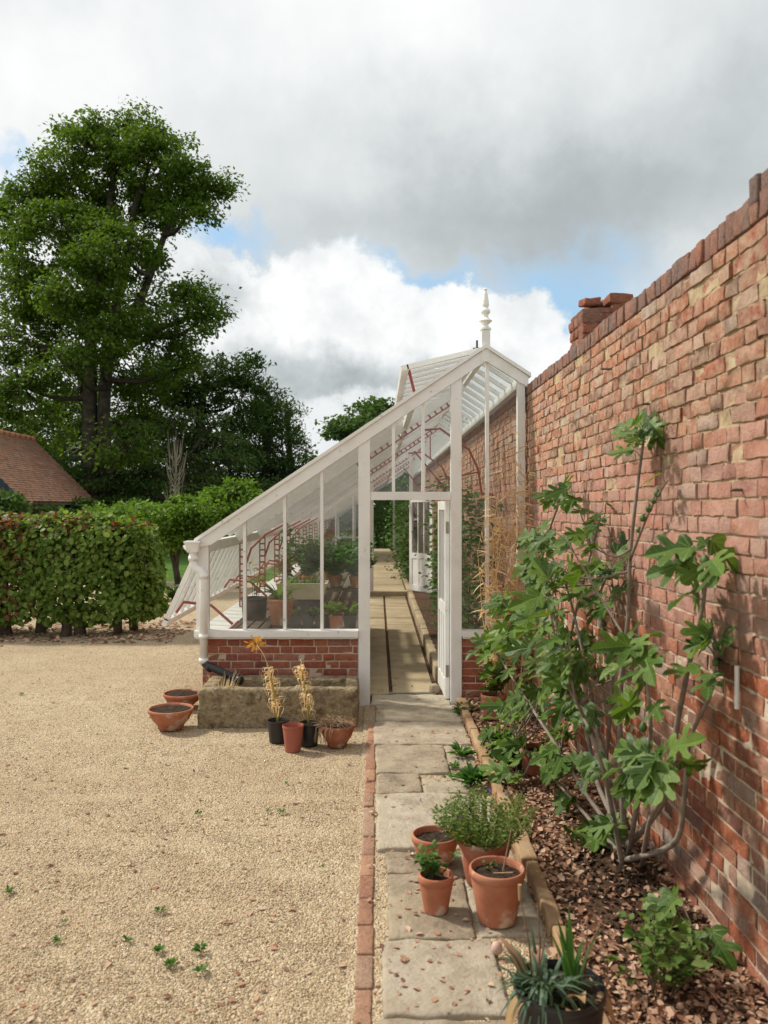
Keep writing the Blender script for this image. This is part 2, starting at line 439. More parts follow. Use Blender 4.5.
M['coping_brick'] = mk_brick('dark_coping_brick', [(.26,.18,.155),(.36,.20,.155),(.23,.175,.16),(.42,.20,.14),(.31,.22,.18)], (.4,.32,.24), banded=False)
M['edging_brick'] = mk_brick('edging_brick', [(.42,.22,.135),(.50,.30,.195),(.40,.21,.14),(.48,.33,.235)], (.55,.44,.31), banded=False)

def mk_mortar():
    m, nt = newmat('lime_mortar')
    v = nt.nodes.new('ShaderNodeNewGeometry').outputs['Position']
    f = nz(nt, v, 9, 6, .7)
    c = ramp(nt, f, [(.30,.22,.13),(.52,.40,.25),(.62,.51,.35)], [.3,.5,.7])
    z = N(nt, 'ShaderNodeSeparateXYZ', {0: v}).outputs[2]
    c = mixc(nt, N(nt, 'ShaderNodeMapRange', {0: z, 1: 1.9, 2: 1.5}).outputs[0], c, mixc(nt, .6, c, (.68,.57,.46)))
    out(nt, bsdf(nt, c, .95, bump(nt, nz(nt, v, 55, 6, .75), 1.0, .012), .1)); return m
M['mortar'] = mk_mortar()

def mk_gravel():
    m, nt = newmat('gravel')
    v = coords(nt)
    w = N(nt, 'ShaderNodeVectorMath', {0: v, 1: (1,1,0)}, operation='MULTIPLY').outputs[0]
    def vor(s):
        n = N(nt, 'ShaderNodeTexVoronoi', {'Vector': w, 'Scale': s, 'Randomness': 1.0}); return n
    a = vor(110); b = vor(60)
    pal = [(.20,.15,.10),(.42,.315,.19),(.52,.405,.255),(.62,.505,.33),(.44,.31,.185),(.70,.615,.45),(.29,.22,.145)]
    ca = ramp(nt, N(nt, 'ShaderNodeSeparateColor', {0: a.outputs['Color']}).outputs[0], pal)
    cb = ramp(nt, N(nt, 'ShaderNodeSeparateColor', {0: b.outputs['Color']}).outputs[1], pal)
    c = mixc(nt, .35, ca, cb)
    f = nz(nt, v, .7, 5, .6)
    c = mixc(nt, ramp(nt, f, [0, .4], [.42, .66]), c, (.34,.235,.14))
    f2 = nz(nt, v, 5, 5, .65)
    c = mixc(nt, ramp(nt, f2, [0, .35], [.55, .72]), c, (.28,.19,.12))
    h = mth(nt, 'ADD', mth(nt, 'MULTIPLY', a.outputs['Distance'], -1.0), mth(nt, 'MULTIPLY', b.outputs['Distance'], -.8))
    out(nt, bsdf(nt, c, .9, bump(nt, h, .9, .012), .2)); return m
M['gravel'] = mk_gravel()
M['pebble'] = simple('pebble', [(.16,.12,.08),(.33,.245,.155),(.48,.365,.225),(.60,.485,.315),(.66,.545,.36),(.44,.315,.19),(.75,.69,.56)], 30, .8, 60, .2, .002, .3, isl=.9)

def mk_slab():
    m, nt = newmat('york_stone')
    v = coords(nt); i = island(nt)
    f = mth(nt, 'ADD', mth(nt, 'MULTIPLY', nz(nt, v, 5, 7, .7), .75), mth(nt, 'MULTIPLY', i, .25))
    c = ramp(nt, f, [(.19,.15,.105),(.35,.285,.205),(.45,.385,.29),(.55,.49,.39)], [.3,.46,.58,.75])
    g = nz(nt, v, 38, 6, .75)
    c = mixc(nt, ramp(nt, g, [0, .65], [.54, .68]), c, (.24,.185,.13))
    g2 = nz(nt, v, 2.2, 4, .6, .6)
    c = mixc(nt, ramp(nt, g2, [0, .5], [.52, .68]), c, (.46,.38,.26))
    h = mth(nt, 'ADD', nz(nt, v, 30, 7, .75), mth(nt, 'MULTIPLY', nz(nt, v, 7, 3), .8))
    out(nt, bsdf(nt, c, .9, bump(nt, h, .9, .02), .15)); return m
M['slab'] = mk_slab()
def mk_bed():
    m, nt = newmat('bed_soil')
    v = coords(nt)
    c = ramp(nt, nz(nt, v, 30, 7, .75), [(.04,.026,.018),(.10,.06,.04),(.19,.115,.075),(.28,.19,.13)], [.3,.45,.6,.75])
    out(nt, bsdf(nt, c, .95, bump(nt, nz(nt, v, 45, 6, .8), 1.0, .03), .1)); return m
M['bed'] = mk_bed()
def mk_tiles():
    m, nt = newmat('clay_roof_tile')
    v = coords(nt)
    c = ramp(nt, island(nt), [(.22,.12,.08),(.33,.165,.105),(.40,.20,.125),(.26,.165,.12),(.36,.23,.16)])
    c = mixc(nt, mth(nt, 'MULTIPLY', ramp(nt, nz(nt, v, 1.5, 6, .7), [0, 1], [.45, .7]), .5), c, (.17,.13,.09))
    out(nt, bsdf(nt, c, .9, bump(nt, nz(nt, v, 30, 4), .3, .01), .15)); return m
M['tile'] = mk_tiles()
M['edge_stone'] = simple('worn_edging_stone', [(.20,.12,.065),(.32,.20,.11),(.40,.28,.17),(.30,.23,.15)], 7, .92, 50, .7, .010, .15, isl=.4)
M['pink_stone'] = simple('pink_stone', [(.46,.30,.24),(.56,.40,.33)], 14, .6, 60, .1, .002)
M['pale_twig'] = simple('pale_twig', [(.20,.17,.12),(.30,.26,.19)], 9, .9, 30, .3, .004, .1)
M['ridge_tile'] = simple('orange_ridge_tile', [(.36,.15,.08),(.44,.21,.12)], 3, .9, 30, .3, .006, .1)
M['pier_brick'] = mk_brick('weathered_pier_brick', [(.30,.13,.09),(.40,.16,.105),(.26,.15,.12),(.45,.21,.14),(.33,.21,.17)], (.5,.4,.28), banded=False)
# ================================================================= brickwork
def bricks(mb, o, ud, nd, u0, u1, z0, z1, res=(6, 3), jit=.0018, course=.0712, joint=.010, seed=1, spall=None, rough=.003, thick=.05, bond='flemish'):
    o = Vector(o); ud = Vector(ud); nd = Vector(nd); rr = random.Random(seed)
    nc = int(round((z1-z0)/course)); ch = (z1-z0)/nc
    for k in range(nc):
        za = z0+k*ch+joint/2; zb = z0+(k+1)*ch-joint/2
        u = u0-rr.random()*.04-(.17 if k % 2 else 0.0)
        st = (k % 2 == 0) if bond == 'flemish' else True
        zm = (za+zb)/2
        while u < u1:
            L = (.222 if st else .113) if bond == 'flemish' else .222
            L *= 1+rr.uniform(-.05, .05)
            if bond == 'flemish':
                st = not st if rr.random() < .9 else st
            a = max(u, u0)+joint/2; b = min(u+L, u1)-joint/2; u += L
            if b-a < .03: continue
            nu = max(2, int(round(res[0]*(b-a)/.22))) if res[0] > 1 else 1
            nzv = res[1]
            d0 = rr.gauss(0, rough)
            tilt = rr.gauss(0, rough*.8)
            sp = 0.0
            if spall and zm > spall[0] and rr.random() < spall[1]: sp = rr.uniform(.002, .007)
            jj = jit*(1.4 if spall and zm > spall[0] else 1.0)
            us = [a+(b-a)*i/nu for i in range(nu+1)]
            zs = [za+(zb-za)*i/nzv for i in range(nzv+1)]
            if res[0] > 1:
                us[1] = a+.005; us[-2] = b-.005
                if nzv >= 3: zs[1] = za+.006; zs[-2] = zb-.006
            vs = []; idx = {}
            for i, uu in enumerate(us):
                for j, z in enumerate(zs):
                    eu = i in (0, nu); ez = j in (0, nzv)
                    d = d0+tilt*((uu-a)/(b-a)-.5)-sp
                    if res[0] > 1:
                        if eu and ez: d -= .0015+rr.random()*.004
                        elif eu or ez: d -= .0004+rr.random()*.0016
                        if sp and not (eu or ez): d -= rr.random()*.006
                        d += rr.gauss(0, jj)
                    du = rr.gauss(0, jj) if not (eu) else rr.gauss(0, jj*1.3)
                    dz = rr.gauss(0, jj*1.2)
                    idx[(i, j)] = len(vs)
                    vs.append(o+ud*(uu+du)+nd*d+Vector((0, 0, z+dz)))
            fs = []
            flip = ud.cross(Vector((0,0,1))).dot(nd) < 0
            for i in range(nu):
                for j in range(nzv):
                    f = (idx[(i,j)], idx[(i+1,j)], idx[(i+1,j+1)], idx[(i,j+1)])
                    fs.append(f[::-1] if flip else f)
            per = [(i, 0) for i in range(nu)]+[(nu, j) for j in range(nzv)]+[(i, nzv) for i in range(nu, 0, -1)]+[(0, j) for j in range(nzv, 0, -1)]
            rim = len(vs)
            for key in per: vs.append(Vector(vs[idx[key]]))
            base = len(vs)
            for key in per: vs.append(vs[idx[key]]-nd*thick)
            for q in range(len(per)):
                p2 = (q+1) % len(per)
                f = (rim+q, base+q, base+p2, rim+p2)
                fs.append(f[::-1] if flip else f)
            mb.add(vs, fs)

def mortar_face(mb, o, ud, nd, u0, u1, z0, z1, step=.03, amp=.004, seed=0, lowflush=False):
    o = Vector(o); ud = Vector(ud); nd = Vector(nd)
    nu = max(1, int((u1-u0)/step)); nv = max(1, int((z1-z0)/step)); vs = []; fs = []
    for i in range(nu+1):
        for j in range(nv+1):
            u = u0+(u1-u0)*i/nu; z = z0+(z1-z0)*j/nv
            p = o+ud*u+Vector((0,0,z))
            vs.append(p+nd*(amp*1.6*noise.noise(p*9+Vector((seed,0,0)))+amp*noise.noise(p*31)+(.0045*max(0, min(1, (1.35-z)/.25)) if lowflush else 0)))
    flip = ud.cross(Vector((0,0,1))).dot(nd) < 0
    for i in range(nu):
        for j in range(nv):
            f = (i*(nv+1)+j, (i+1)*(nv+1)+j, (i+1)*(nv+1)+j+1, i*(nv+1)+j+1)
            fs.append(f[::-1] if flip else f)
    mb.add(vs, fs)

# ================================================================= ground
XW = 1.36            # face of the garden wall
mb = MB()
mb.box(-400, 400, -60, 900, -.6, -.03)
props(mb.build('ground', M['lawn']), kind='structure')
mb = MB()
nx, ny = 90, 130
vs = []; fs = []
for i in range(nx+1):
    for j in range(ny+1):
        x = -11.5+11.42*i/nx; y = -3+23.2*j/ny
        e = .5*noise.noise((x*.4, y*.4, 3.3)) if j == ny else 0
        edge = min(1, (-.09-x)/.25)
        z = -.004+edge*(.018*noise.noise((x*1.1, y*1.1, 0))+.008*noise.noise((x*4, y*4, 1)))
        vs.append((x, y+e, z))
for i in range(nx):
    for j in range(ny):
        a = i*(ny+1)+j; fs.append((a, a+ny+1, a+ny+2, a+1))
mb.add(vs, fs)
props(mb.build('gravel_yard', M['gravel'], smooth=True), kind='structure')
def ground_z(x, y):
    edge = max(0, min(1, (-.09-x)/.25))
    return -.004+edge*(.018*noise.noise((x*1.1, y*1.1, 0))+.008*noise.noise((x*4, y*4, 1)))

# loose gravel stones lying on the yard, thinning with distance
T_OCT = T([(0,.5,0),(0,-.5,0),(.45,0,0),(-.45,0,0),(.05,.05,.4),(0,0,-.3)],
          [(0,3,4),(3,1,4),(1,2,4),(2,0,4),(3,0,5),(1,3,5),(2,1,5),(0,2,5)])
n = 120000
yy = 2.3*(11.5/2.3)**rng.random(n)
xr = np.where(yy < 6.3, -.09, -.09)
xl = np.maximum(-9.0, -yy*.50-.25)
xx = xl+(xr-xl)*rng.random(n)
keep = ~((yy > 7.38) & (xx > -1.75))
xx = xx[keep]; yy = yy[keep]; n = len(xx)
zz = np.array([ground_z(a, b) for a, b in zip(xx, yy)])+.001
d = rdir(n); d[:, 2] *= .25
nn = rdir(n)*.5; nn[:, 2] = 1
sz = .0048+.0065*rng.random(n)**2+.012*(rng.random(n) < .03)*rng.random(n)
props(leafset('loose_gravel', np.c_[xx, yy, zz], d, nn, sz, T_OCT, M['pebble'], width=.9, smooth=True), 'loose pale tan gravel stones covering the yard', None, None, 'stuff')
# dry leaf scraps scattered on gravel and paving
n = 1000
yy = 2.6*(9.5/2.6)**rng.random(n); xx = -yy*.48*rng.random(n)-.1
k = rng.random(n) < .42
xx = np.where(k, -.08+.78*rng.random(n)**.9, xx)
keep = ~((yy > 7.3) & (xx < -.1) & (xx > -1.8))
xx, yy = xx[keep], yy[keep]; n = len(xx)
zz = np.array([ground_z(a, b) if a < -.1 else .030 for a, b in zip(xx, yy)])+.006
d = rdir(n); d[:, 2] *= .08; nn = rdir(n)*.25; nn[:, 2] = 1
props(leafset('fallen_leaves', np.c_[xx, yy, zz], d, nn, .014+.022*rng.random(n), T_OVAL, M['mulch'], width=.75), 'small brown fallen leaf scraps on gravel and paving', None, None, 'stuff')

# ---------------------------------------------------------------- path of stone slabs
mb = MB(); mb.box(-.12, .74, -.5, 7.56, -.1, .010)
props(mb.build('path_bed', M['gravel']), kind='structure')
mb = MB(); sd = 0
def slab(x0, x1, y0, y1, top=.03, rot=0):
    global sd
    sd += 1
    mb.rock((x0-.006, y0-.006, -.05), (x1+.006, y1+.006, top), .028, .016, .011, 6, sd, rot)
slab(.02,.46,1.2,2.05); slab(.48,.71,1.3,2.2); slab(.01,.44,2.08,2.84,.030,.01); slab(.02,.46,2.87,3.36,.032,.008)
slab(.05,.40,3.39,3.98,.030,-.01); slab(.42,.70,3.42,3.93,.024,.02)
slab(.045,.26,4.00,4.22,.028); slab(.28,.69,3.97,4.24,.030)
slab(-.005,.55,4.27,5.08,.036,.008); slab(.57,.69,4.30,5.0,.026)
slab(0,.27,5.12,5.47,.030); slab(.29,.60,5.11,5.40,.028,.03)
slab(-.01,.48,5.50,6.13,.033); slab(.50,.68,5.60,6.12,.028)
slab(-.03,.70,6.16,6.80,.032,.006); slab(-.02,.71,6.83,7.36,.032)
slab(-.06,.655,7.38,7.78,.034)
mb2 = MB(); mb2.box(.10, .50, 7.80, 7.84, .0, .042); props(mb2.build('threshold_strip', M['steel']), 'dull grey metal strip across the path inside the doorway', 'strip')
props(mb.build('path', M['slab'], smooth=True), kind='structure')
# brick edging, bricks on edge end to end
mb = MB(); y = 1.2; sd = 100
while y < 6.62:
    L = .218+.012*rnd.random(); sd += 1
    mb.rock((-.084+rnd.uniform(-.005,.005), y, -.08), (-.022+rnd.uniform(-.005,.005), y+L, .020+rnd.uniform(-.004,.004)), .03, .008, .003, 14, sd, rnd.uniform(-.012,.012))
    y += L+.008
props(mb.build('brick_edging', M['edging_brick'], smooth=True), kind='structure')

# ---------------------------------------------------------------- planting bed under the wall
mb = MB(); vs = []; fs = []
nx, ny = 22, 150
def bed_z(x, y):
    t = (x-.74)/(XW-.74)
    return .055+.035*max(0, min(1, t))+.022*noise.noise((x*6, y*6, 5))+.010*noise.noise((x*19, y*19, 2))
for i in range(nx+1):
    for j in range(ny+1):
        x = .735+(XW+.02-.735)*i/nx; y = 1.0+6.42*j/ny
        vs.append((x, y, bed_z(x, y)))
for i in range(nx):
    for j in range(ny):
        a = i*(ny+1)+j; fs.append((a, a+ny+1, a+ny+2, a+1))
mb.add(vs, fs)
props(mb.build('soil', M['bed'], smooth=True), kind='structure')
n = 14000
yy = 2.2+5.2*rng.random(n)**1.3; xx = .70+.66*rng.random(n)
sel = (np.hypot((xx-1.12)/.20, (yy-3.65)/.55) < 1) & (rng.random(n) < .75)
xx, yy = xx[~sel], yy[~sel]; n = len(xx)
zz = np.array([bed_z(max(a, .74), b) for a, b in zip(xx, yy)])+.004+.012*rng.random(n)
zz = np.where(xx < .745, .04, zz)
d = rdir(n); d[:, 2] *= .35; nn = rdir(n)*.7; nn[:, 2] += 1
props(leafset('leaf_mulch', np.c_[xx, yy, zz], d, nn, .013+.030*rng.random(n)**1.5, T_OVAL, M['mulch'], width=.7), 'brown leaf and bark mulch covering the bed', None, None, 'stuff')
n = 420
cx = 1.12+.17*rng.normal(size=n)*.8; cy = 3.65+.38*rng.normal(size=n)
ok = (cx > .8) & (cx < 1.33); cx, cy = cx[ok], cy[ok]; n = len(cx)
zz = np.array([bed_z(a, b) for a, b in zip(cx, cy)])+.006
d = rdir(n); nn = rdir(n)
props(leafset('soil_clods', np.c_[cx, cy, zz], d, nn, .018+.03*rng.random(n)**2, T_OCT, M['soil'], width=.95, smooth=True), 'dark crumbly soil clods between the mulch', None, None, 'stuff')

# edging of the bed: rough stone and timber lengths end to end
root = thing('bed_edging', (.74, 4.6, .03), 'low edging of worn stone and brown timber lengths between path and planting bed', 'edging')
y = 1.6; sd = 300
for L in (.75, 1.02, .62, .40, .55, .72, .70, .62, .35):
    mb = MB(); sd += 1
    w = .062 if L > .5 else .085
    mb.rock((.742-w/2, y+.008, -.04), (.742+w/2, y+L-.008, .105+rnd.uniform(-.015, .015)), .03, .012, .006, 8, sd, rnd.uniform(-.012, .012))
    mb.build('edging_stone', M['edge_stone'] if 'edge_stone' in M else M['slab'], root, True)
    y += L

# ================================================================= garden wall
ZT = 2.825
wall = thing('garden_wall', (XW+.17, 5.0, 0), 'tall weathered red brick garden wall running along the right side', 'wall')
mb = MB()
bricks(mb, (XW, 0, 0), (0,1,0), (-1,0,0), 2.3, 7.55, .0, ZT, (6, 3), .0016, seed=3, spall=(1.9, .20), rough=.0022, joint=.0105)
mb.build('brickwork', M['brick'], wall, True)
mb = MB()
bricks(mb, (XW, 0, 0), (0,1,0), (-1,0,0), 7.55, 33.0, .0, ZT, (1, 1), .002, seed=4, rough=.004)
bricks(mb, (XW, 0, 0), (0,1,0), (-1,0,0), -4.0, 2.3, .0, ZT, (1, 1), .002, seed=5, rough=.004)
mb.build('brickwork', M['brick'], wall)
mb = MB()
mortar_face(mb, (XW+.0090, 0, 0), (0,1,0), (-1,0,0), 2.0, 7.6, 0, ZT, .02, .0022, lowflush=True)
mortar_face(mb, (XW+.0085, 0, 0), (0,1,0), (-1,0,0), 7.6, 33.0, 0, ZT, .3, .001)
mortar_face(mb, (XW+.0085, 0, 0), (0,1,0), (-1,0,0), -4.0, 2.0, 0, ZT, .3, .001)
mb.box(XW+.03, XW+.335, -4.0, 33.0, -.1, ZT)
mb.build('mortar', M['mortar'], wall)
mb = MB(); y = -4.0; sd = 500
while y < 33:
    w = .072*(1+rnd.uniform(-.08, .08)); sd += 1
    dz = .022*noise.noise((y*1.1, 0, 0))+rnd.uniform(-.005, .005)
    st = .055 if y < 2.93 else 0.0
    if 1.5 < y < 12:
        mb.rock((XW-.002+rnd.uniform(-.005,.005), y+.002, ZT+.004), (XW+.335, y+w-.002, ZT+.100+dz), .04, .008, .007, 14, sd, rnd.uniform(-.025,.025))
    else:
        mb.box(XW-.008, XW+.335, y+.005, y+w-.004, ZT+.004, ZT+.105+dz)
    if st:
        mb.rock((XW-.005+rnd.uniform(-.006,.006), y+.003, ZT+.070), (XW+.33, y+w-.003, ZT+.112+st+dz), .08, .012, .006, 12, sd+1000, rnd.uniform(-.02,.02))
    y += w
mb.build('coping', M['coping_brick'], wall, True)
# broken stub of a brick pier standing on the wall
mb = MB(); z = ZT+.09; sd = 900
for k in range(4):
    x0, x1, y0, y1 = 1.385, 1.73, 5.58, 5.93
    if k == 3: y1 = 5.84; x0 = 1.43
    for (a, b, c, e) in ((x0, x0+.15, y0, y0+.11), (x0+.16, x0+.27, y0, y0+.11), (x0+.28, x1, y0, y0+.11), (x0, x0+.11, y0+.12, y0+.21), (x0, x0+.11, y0+.22, y1), (x0+.12, x1, y0+.12, y1-.1), (x0+.12, x1, y1-.09, y1)):
        sd += 1; j = lambda q: rnd.uniform(-q, q)
        if k == 3 and rnd.random() < .40: continue
        h = .064 if k < 3 else rnd.uniform(.02, .075)
        mb.rock((a+j(.007), c+j(.008), z+j(.003)), (b+j(.006), e+j(.006), z+h), .028, .010, .010, 13, sd, rnd.uniform(-.03,.03))
    z += .072
for (a, b, c, e, h) in ((1.40,1.52,5.60,5.72,.035),(1.56,1.73,5.57,5.75,.055),(1.47,1.58,5.70,5.86,.03)):
    sd += 1; mb.rock((a, c, z-.01), (b, e, z+h), .03, .012, .014, 11, sd, rnd.uniform(-.2,.2))
mb.build('pier_stub', M['pier_brick'], wall, True)
mb = MB(); mb.rock((1.392, 5.588, ZT+.05), (1.722, 5.922, z-.035), .03, .015, .008, 10, 998)
mb.build('pier_core', M['pier_brick'], wall)
# iron stubs and an old pipe stub left in the face
mb = MB()
for (px, py, L) in ((612, 369, .05), (650, 404, .03), (742, 490, .03)):
    p = PX(px, py, XW); mb.tube([p+Vector((.03,0,0)), p-Vector((L,0,0)), p-Vector((L+.02,.02,.004))], [.006,.006,.004], 6)
mb.build('iron_nail', M['bark'], wall)
p = PX(737, 690, XW-.02); mb = MB()
mb.tube([p+Vector((0,0,.09)), p-Vector((0,0,.07))], .009, 8)
mb.build('pipe_stub', M['white'], wall)
# ================================================================= greenhouse
Y0, Y1 = 7.5, 32.0
YP = 16.5
SL = .6681
XE, ZE = -1.615, 1.515           # left foot of the roof line
XA, ZA = .979, 3.248           # ridge
XR, ZR = 1.345, 3.01           # right foot, on top of the wall
def zl(x): return ZE+SL*(x-XE)
def zr(x): return ZA-(ZA-ZR)/(XR-XA)*(x-XA)
def roofz(x): return zl(x) if x < XA else zr(x)
gh = thing('greenhouse', (-.15, Y0, 0), 'long white lean-to glasshouse with red iron trusses against the brick wall', 'greenhouse')
W = M['white']
def part(name, f, m=None, parent=gh, smooth=False):
    mb = MB(); f(mb); return mb.build(name, m or W, parent, smooth)
fy0, fy1 = Y0-.035, Y0+.04
XP = [-1.605, -.125, .713, 1.305]       # post centres
part('corner_post', lambda b: b.box(-1.655, -1.545, fy0, fy1, .688, zl(-1.6)-.06))
part('door_post', lambda b: b.box(-.178, -.073, fy0-.012, fy1, .0, zl(-.125)-.06))
part('door_post', lambda b: b.box(.664, .760, fy0-.012, fy1, .0, zl(.71)-.06))
part('end_post', lambda b: b.box(1.272, 1.338, fy0, fy1, .688, zr(1.305)-.05))
part('door_head', lambda b: b.box(-.071, .662, fy0+.004, fy1-.003, 1.873, 1.948))
# transom moulding and sills
def sill(x0, x1):
    def f(b):
        b.box(x0, x1, Y0-.085, Y0+.06, .632, .686)
        b.box(x0+.01, x1-.01, Y0-.062, Y0+.04, .612, .630)
    return f
part('sill', sill(-1.665, -.180))
part('sill', sill(.762, 1.345))
for (x0, x1, sdd) in ((-1.60, -.182, 41), (.764, 1.35, 42)):
    def f(b):
        bricks(b, (0, Y0-.025, 0), (1,0,0), (0,-1,0), x0, x1, 0.0, .606, (5, 3), .0014, seed=sdd, rough=.002)
    part('base_wall', f, M['brick_base'], smooth=True)
    part('mortar', lambda b: b.box(x0, x1-.001, Y0-.02, Y0+.08, -.05, .604), M['mortar'])
# sloping barge boards with a capping strip
def barge(b):
    d = .095
    b.prism([(XE-.02, ZE-.02-d*.55), (XE-.02, ZE-.005), (XA, ZA), (XA, ZA-d*1.2), (XE+.10, zl(XE+.10)-d*1.2)], Y0-.062, Y0-.018)
part('barge_board', barge)
def barge2(b):
    d = .095
    b.prism([(XA+.001, ZA-d*1.2), (XA+.001, ZA), (XR+.02, zr(XR+.02)), (XR+.02, zr(XR+.02)-d*1.1)], Y0-.062, Y0-.018)
part('barge_board', barge2)
def cap(b):
    for (xa, za, xb, zb) in ((XE-.05, zl(XE-.05), XA, ZA), (XA, ZA, XR+.04, zr(XR+.04))):
        b.prism([(xa, za+.004), (xa, za+.038), (xb, zb+.038), (xb, zb+.004)], Y0-.085, Y0+.03)
part('capping', cap)
# mullions and panes of the gable
mul = [-1.217, -.851, -.512]
def mullion(x, z0, z1, w=.028):
    part('mullion', lambda b: (b.box(x-w/2, x+w/2, Y0-.03, Y0+.03, z0, z1)))
for x in mul: mullion(x, .688, zl(x)-.09)
for x in (.142, .412): mullion(x, 1.95, zl(x)-.09)
mullion(.997, .688, ZA-.10, .03)
edges = [(-1.545, mul[0]-.014, .688), (mul[0]+.014, mul[1]-.014, .688), (mul[1]+.014, mul[2]-.014, .688), (mul[2]+.014, -.180, .688),
         (-.071, .128, 1.95), (.156, .398, 1.95), (.426, .662, 1.95), (.762, .982, .688), (1.012, 1.271, .688)]
for (a, b_, z) in edges:
    part('glass_pane', lambda b: b.add([(a, Y0+.002, z), (b_, Y0+.002, z), (b_, Y0+.002, roofz(b_)-.08), (a, Y0+.002, roofz(a)-.08)], [(0,1,2,3)]), M['glass'])
# finial on the apex
def finial(b):
    c = (XA, Y0-.03, ZA)
    b.box(XA-.038, XA+.038, Y0-.068, Y0+.008, ZA-.12, ZA+.17)
    b.lathe([(.0,.17),(.052,.172),(.052,.19),(.030,.20),(.028,.225),(.040,.235),(.062,.255),(.040,.275),(.028,.285),(.026,.31),(.044,.335),(.044,.35),(.024,.375),(.032,.40),(.030,.44),(.020,.50),(.012,.53),(.016,.545),(.0,.56)], c, 16)
part('finial', finial, smooth=False)
def ridge(b):
    b.beam((XA, Y0+.01, ZA-.02), (XA, Y1, ZA-.02), .05, .09)
part('ridge_beam', ridge)
part('ridge_fitting', lambda b: (b.box(XA-.06, XA-.045, Y0+.16, Y0+.19, ZA+.02, ZA+.12), b.box(XA-.09, XA-.03, Y0+.16, Y0+.19, ZA+.02, ZA+.05)), M['black_plastic'])
# eaves plate, gutter, dwarf wall along the left side
part('eaves_plate', lambda b: b.box(-1.655, -1.575, Y0+.045, Y1, 1.40, 1.485))
def gutter(b):
    vs = []; fs = []; n = 8
    for y in (Y0-.06, Y1):
        for rr in (.055, .047):
            for k in range(n+1):
                a = math.pi+math.pi*k/n
                vs.append((-1.717+rr*math.cos(a), y, 1.462+rr*math.sin(a)))
    m = n+1
    for k in range(n):
        fs += [(k, k+1, 2*m+k+1, 2*m+k), (m+k, 3*m+k, 3*m+k+1, m+k+1)]
    for y in (0, 2):
        fs.append(tuple(range(y*m, y*m+m))+tuple(range((y+1)*m+m-1, (y+1)*m-1, -1)))
    b.add(vs, fs)
part('gutter', gutter)
def side(b):
    bricks(b, (-1.62, 0, 0), (0,1,0), (-1,0,0), Y0+.09, Y1, 0, .60, (1,1), .001, seed=50, rough=.002)
    bricks(b, (-1.50, 0, 0), (0,1,0), (1,0,0), Y0+.09, Y1, 0, .60, (1,1), .001, seed=51, rough=.002)
part('side_wall', side, M['brick_base'])
part('mortar', lambda b: b.box(-1.615, -1.505, Y0+.085, Y1, -.05, .597), M['mortar'])
part('side_sill', lambda b: b.box(-1.70, -1.42, Y0+.075, Y1, .603, .655))
# roof glazing: lower fixed lights, vents left open along the ridge
XV = .28
part('roof_glass', lambda b: b.add([(XE, Y0, zl(XE)), (XV+.05, Y0, zl(XV+.05)), (XV+.05, Y1, zl(XV+.05)), (XE, Y1, zl(XE))], [(0,1,2,3)]), M['roof_glass'])
part('roof_glass', lambda b: b.add([(XA, Y0, ZA-.005), (XR, Y0, ZR-.005), (XR, Y1, ZR-.005), (XA, Y1, ZA-.005)], [(3,2,1,0)]), M['roof_glass'])
part('vent_beam', lambda b: b.box(XV-.0, XV+.05, Y0+.04, Y1, zl(XV)-.09, zl(XV)-.005))
part('wall_plate', lambda b: b.box(XR-.06, XR+.01, Y0+.045, Y1, ZR-.10, ZR-.012))
proto = part('glazing_bar', lambda b: b.beam((XE+.02, Y0+.42, zl(XE+.02)-.018), (XV, Y0+.42, zl(XV)-.018), .020, .032))
proto2 = part('glazing_bar', lambda b: b.beam((XA+.02, Y0+.42, zr(XA+.02)-.03), (XR-.02, Y0+.42, zr(XR-.02)-.03), .026, .042))
k = 1
while Y0+.42*(k+1) < Y1 and k < 48:
    dy = k*(.42 if k < 30 else .62)-(.0 if k < 30 else 6.0)
    for p in (proto, proto2):
        c = p.copy(); COL.objects.link(c); c.location.y = p.location.y+dy
    k += 1
rp = part('rafter', lambda b: b.beam((XE+.05, Y0+1.6, zl(XE+.05)-.075), (XA-.03, Y0+1.6, zl(XA-.03)-.075), .05, .10))
for k in range(1, 15):
    c = rp.copy(); COL.objects.link(c); c.location.y = rp.location.y+1.6*k
def vent_sash(name, y0, L, hinge, d, nb, extra=None):
    """glazed sash hung on its upper edge; d = vector from hinge to free edge"""
    hx, hz = hinge; dx, dz = d
    nrm = Vector((-dz, 0, dx)).normalized()
    mb = MB()
    def P(t, y): return Vector((hx+dx*t, y, hz+dz*t))
    for (a, b_, w) in ((P(0, y0+.03), P(0, y0+L-.03), .06), (P(1, y0), P(1, y0+L), .07)):
        mb.beam(a, b_, .045, w, up=(dx, 0, dz))
    for yq, w in ((y0+.025, .05), (y0+L-.025, .05)):
        mb.beam(P(.03, yq), P(.97, yq), w, .044, up=nrm)
    for i in range(1, nb):
        yq = y0+L*i/nb
        mb.beam(P(.03, yq), P(.97, yq), .024, .036, up=nrm)
    fr = mb.build(name, W, gh)
    mb = MB(); mb.add([P(.02, y0+.03), P(.98, y0+.03), P(.98, y0+L-.03), P(.02, y0+L-.03)], [(0,1,2,3)])
    mb.build('glass_pane', M['glass'], fr)
    return fr
y = Y0+.10
while y+2.3 < Y1:
    fr = vent_sash('roof_vent', y, 2.32, (XA-.03, ZA+.02), (-.70, -.165), 7)
    fa = lambda b: b.tube([(XV+.04, y+.22, zl(XV)+.0), (XV+.07, y+.20, zl(XV)+.10), (XV+.01, y+.20, ZA-.12)], .014, 6)
    part('vent_arm', fa, M['red_iron'], fr)
    y += 2.38
y = Y0+.10; L = 3.05
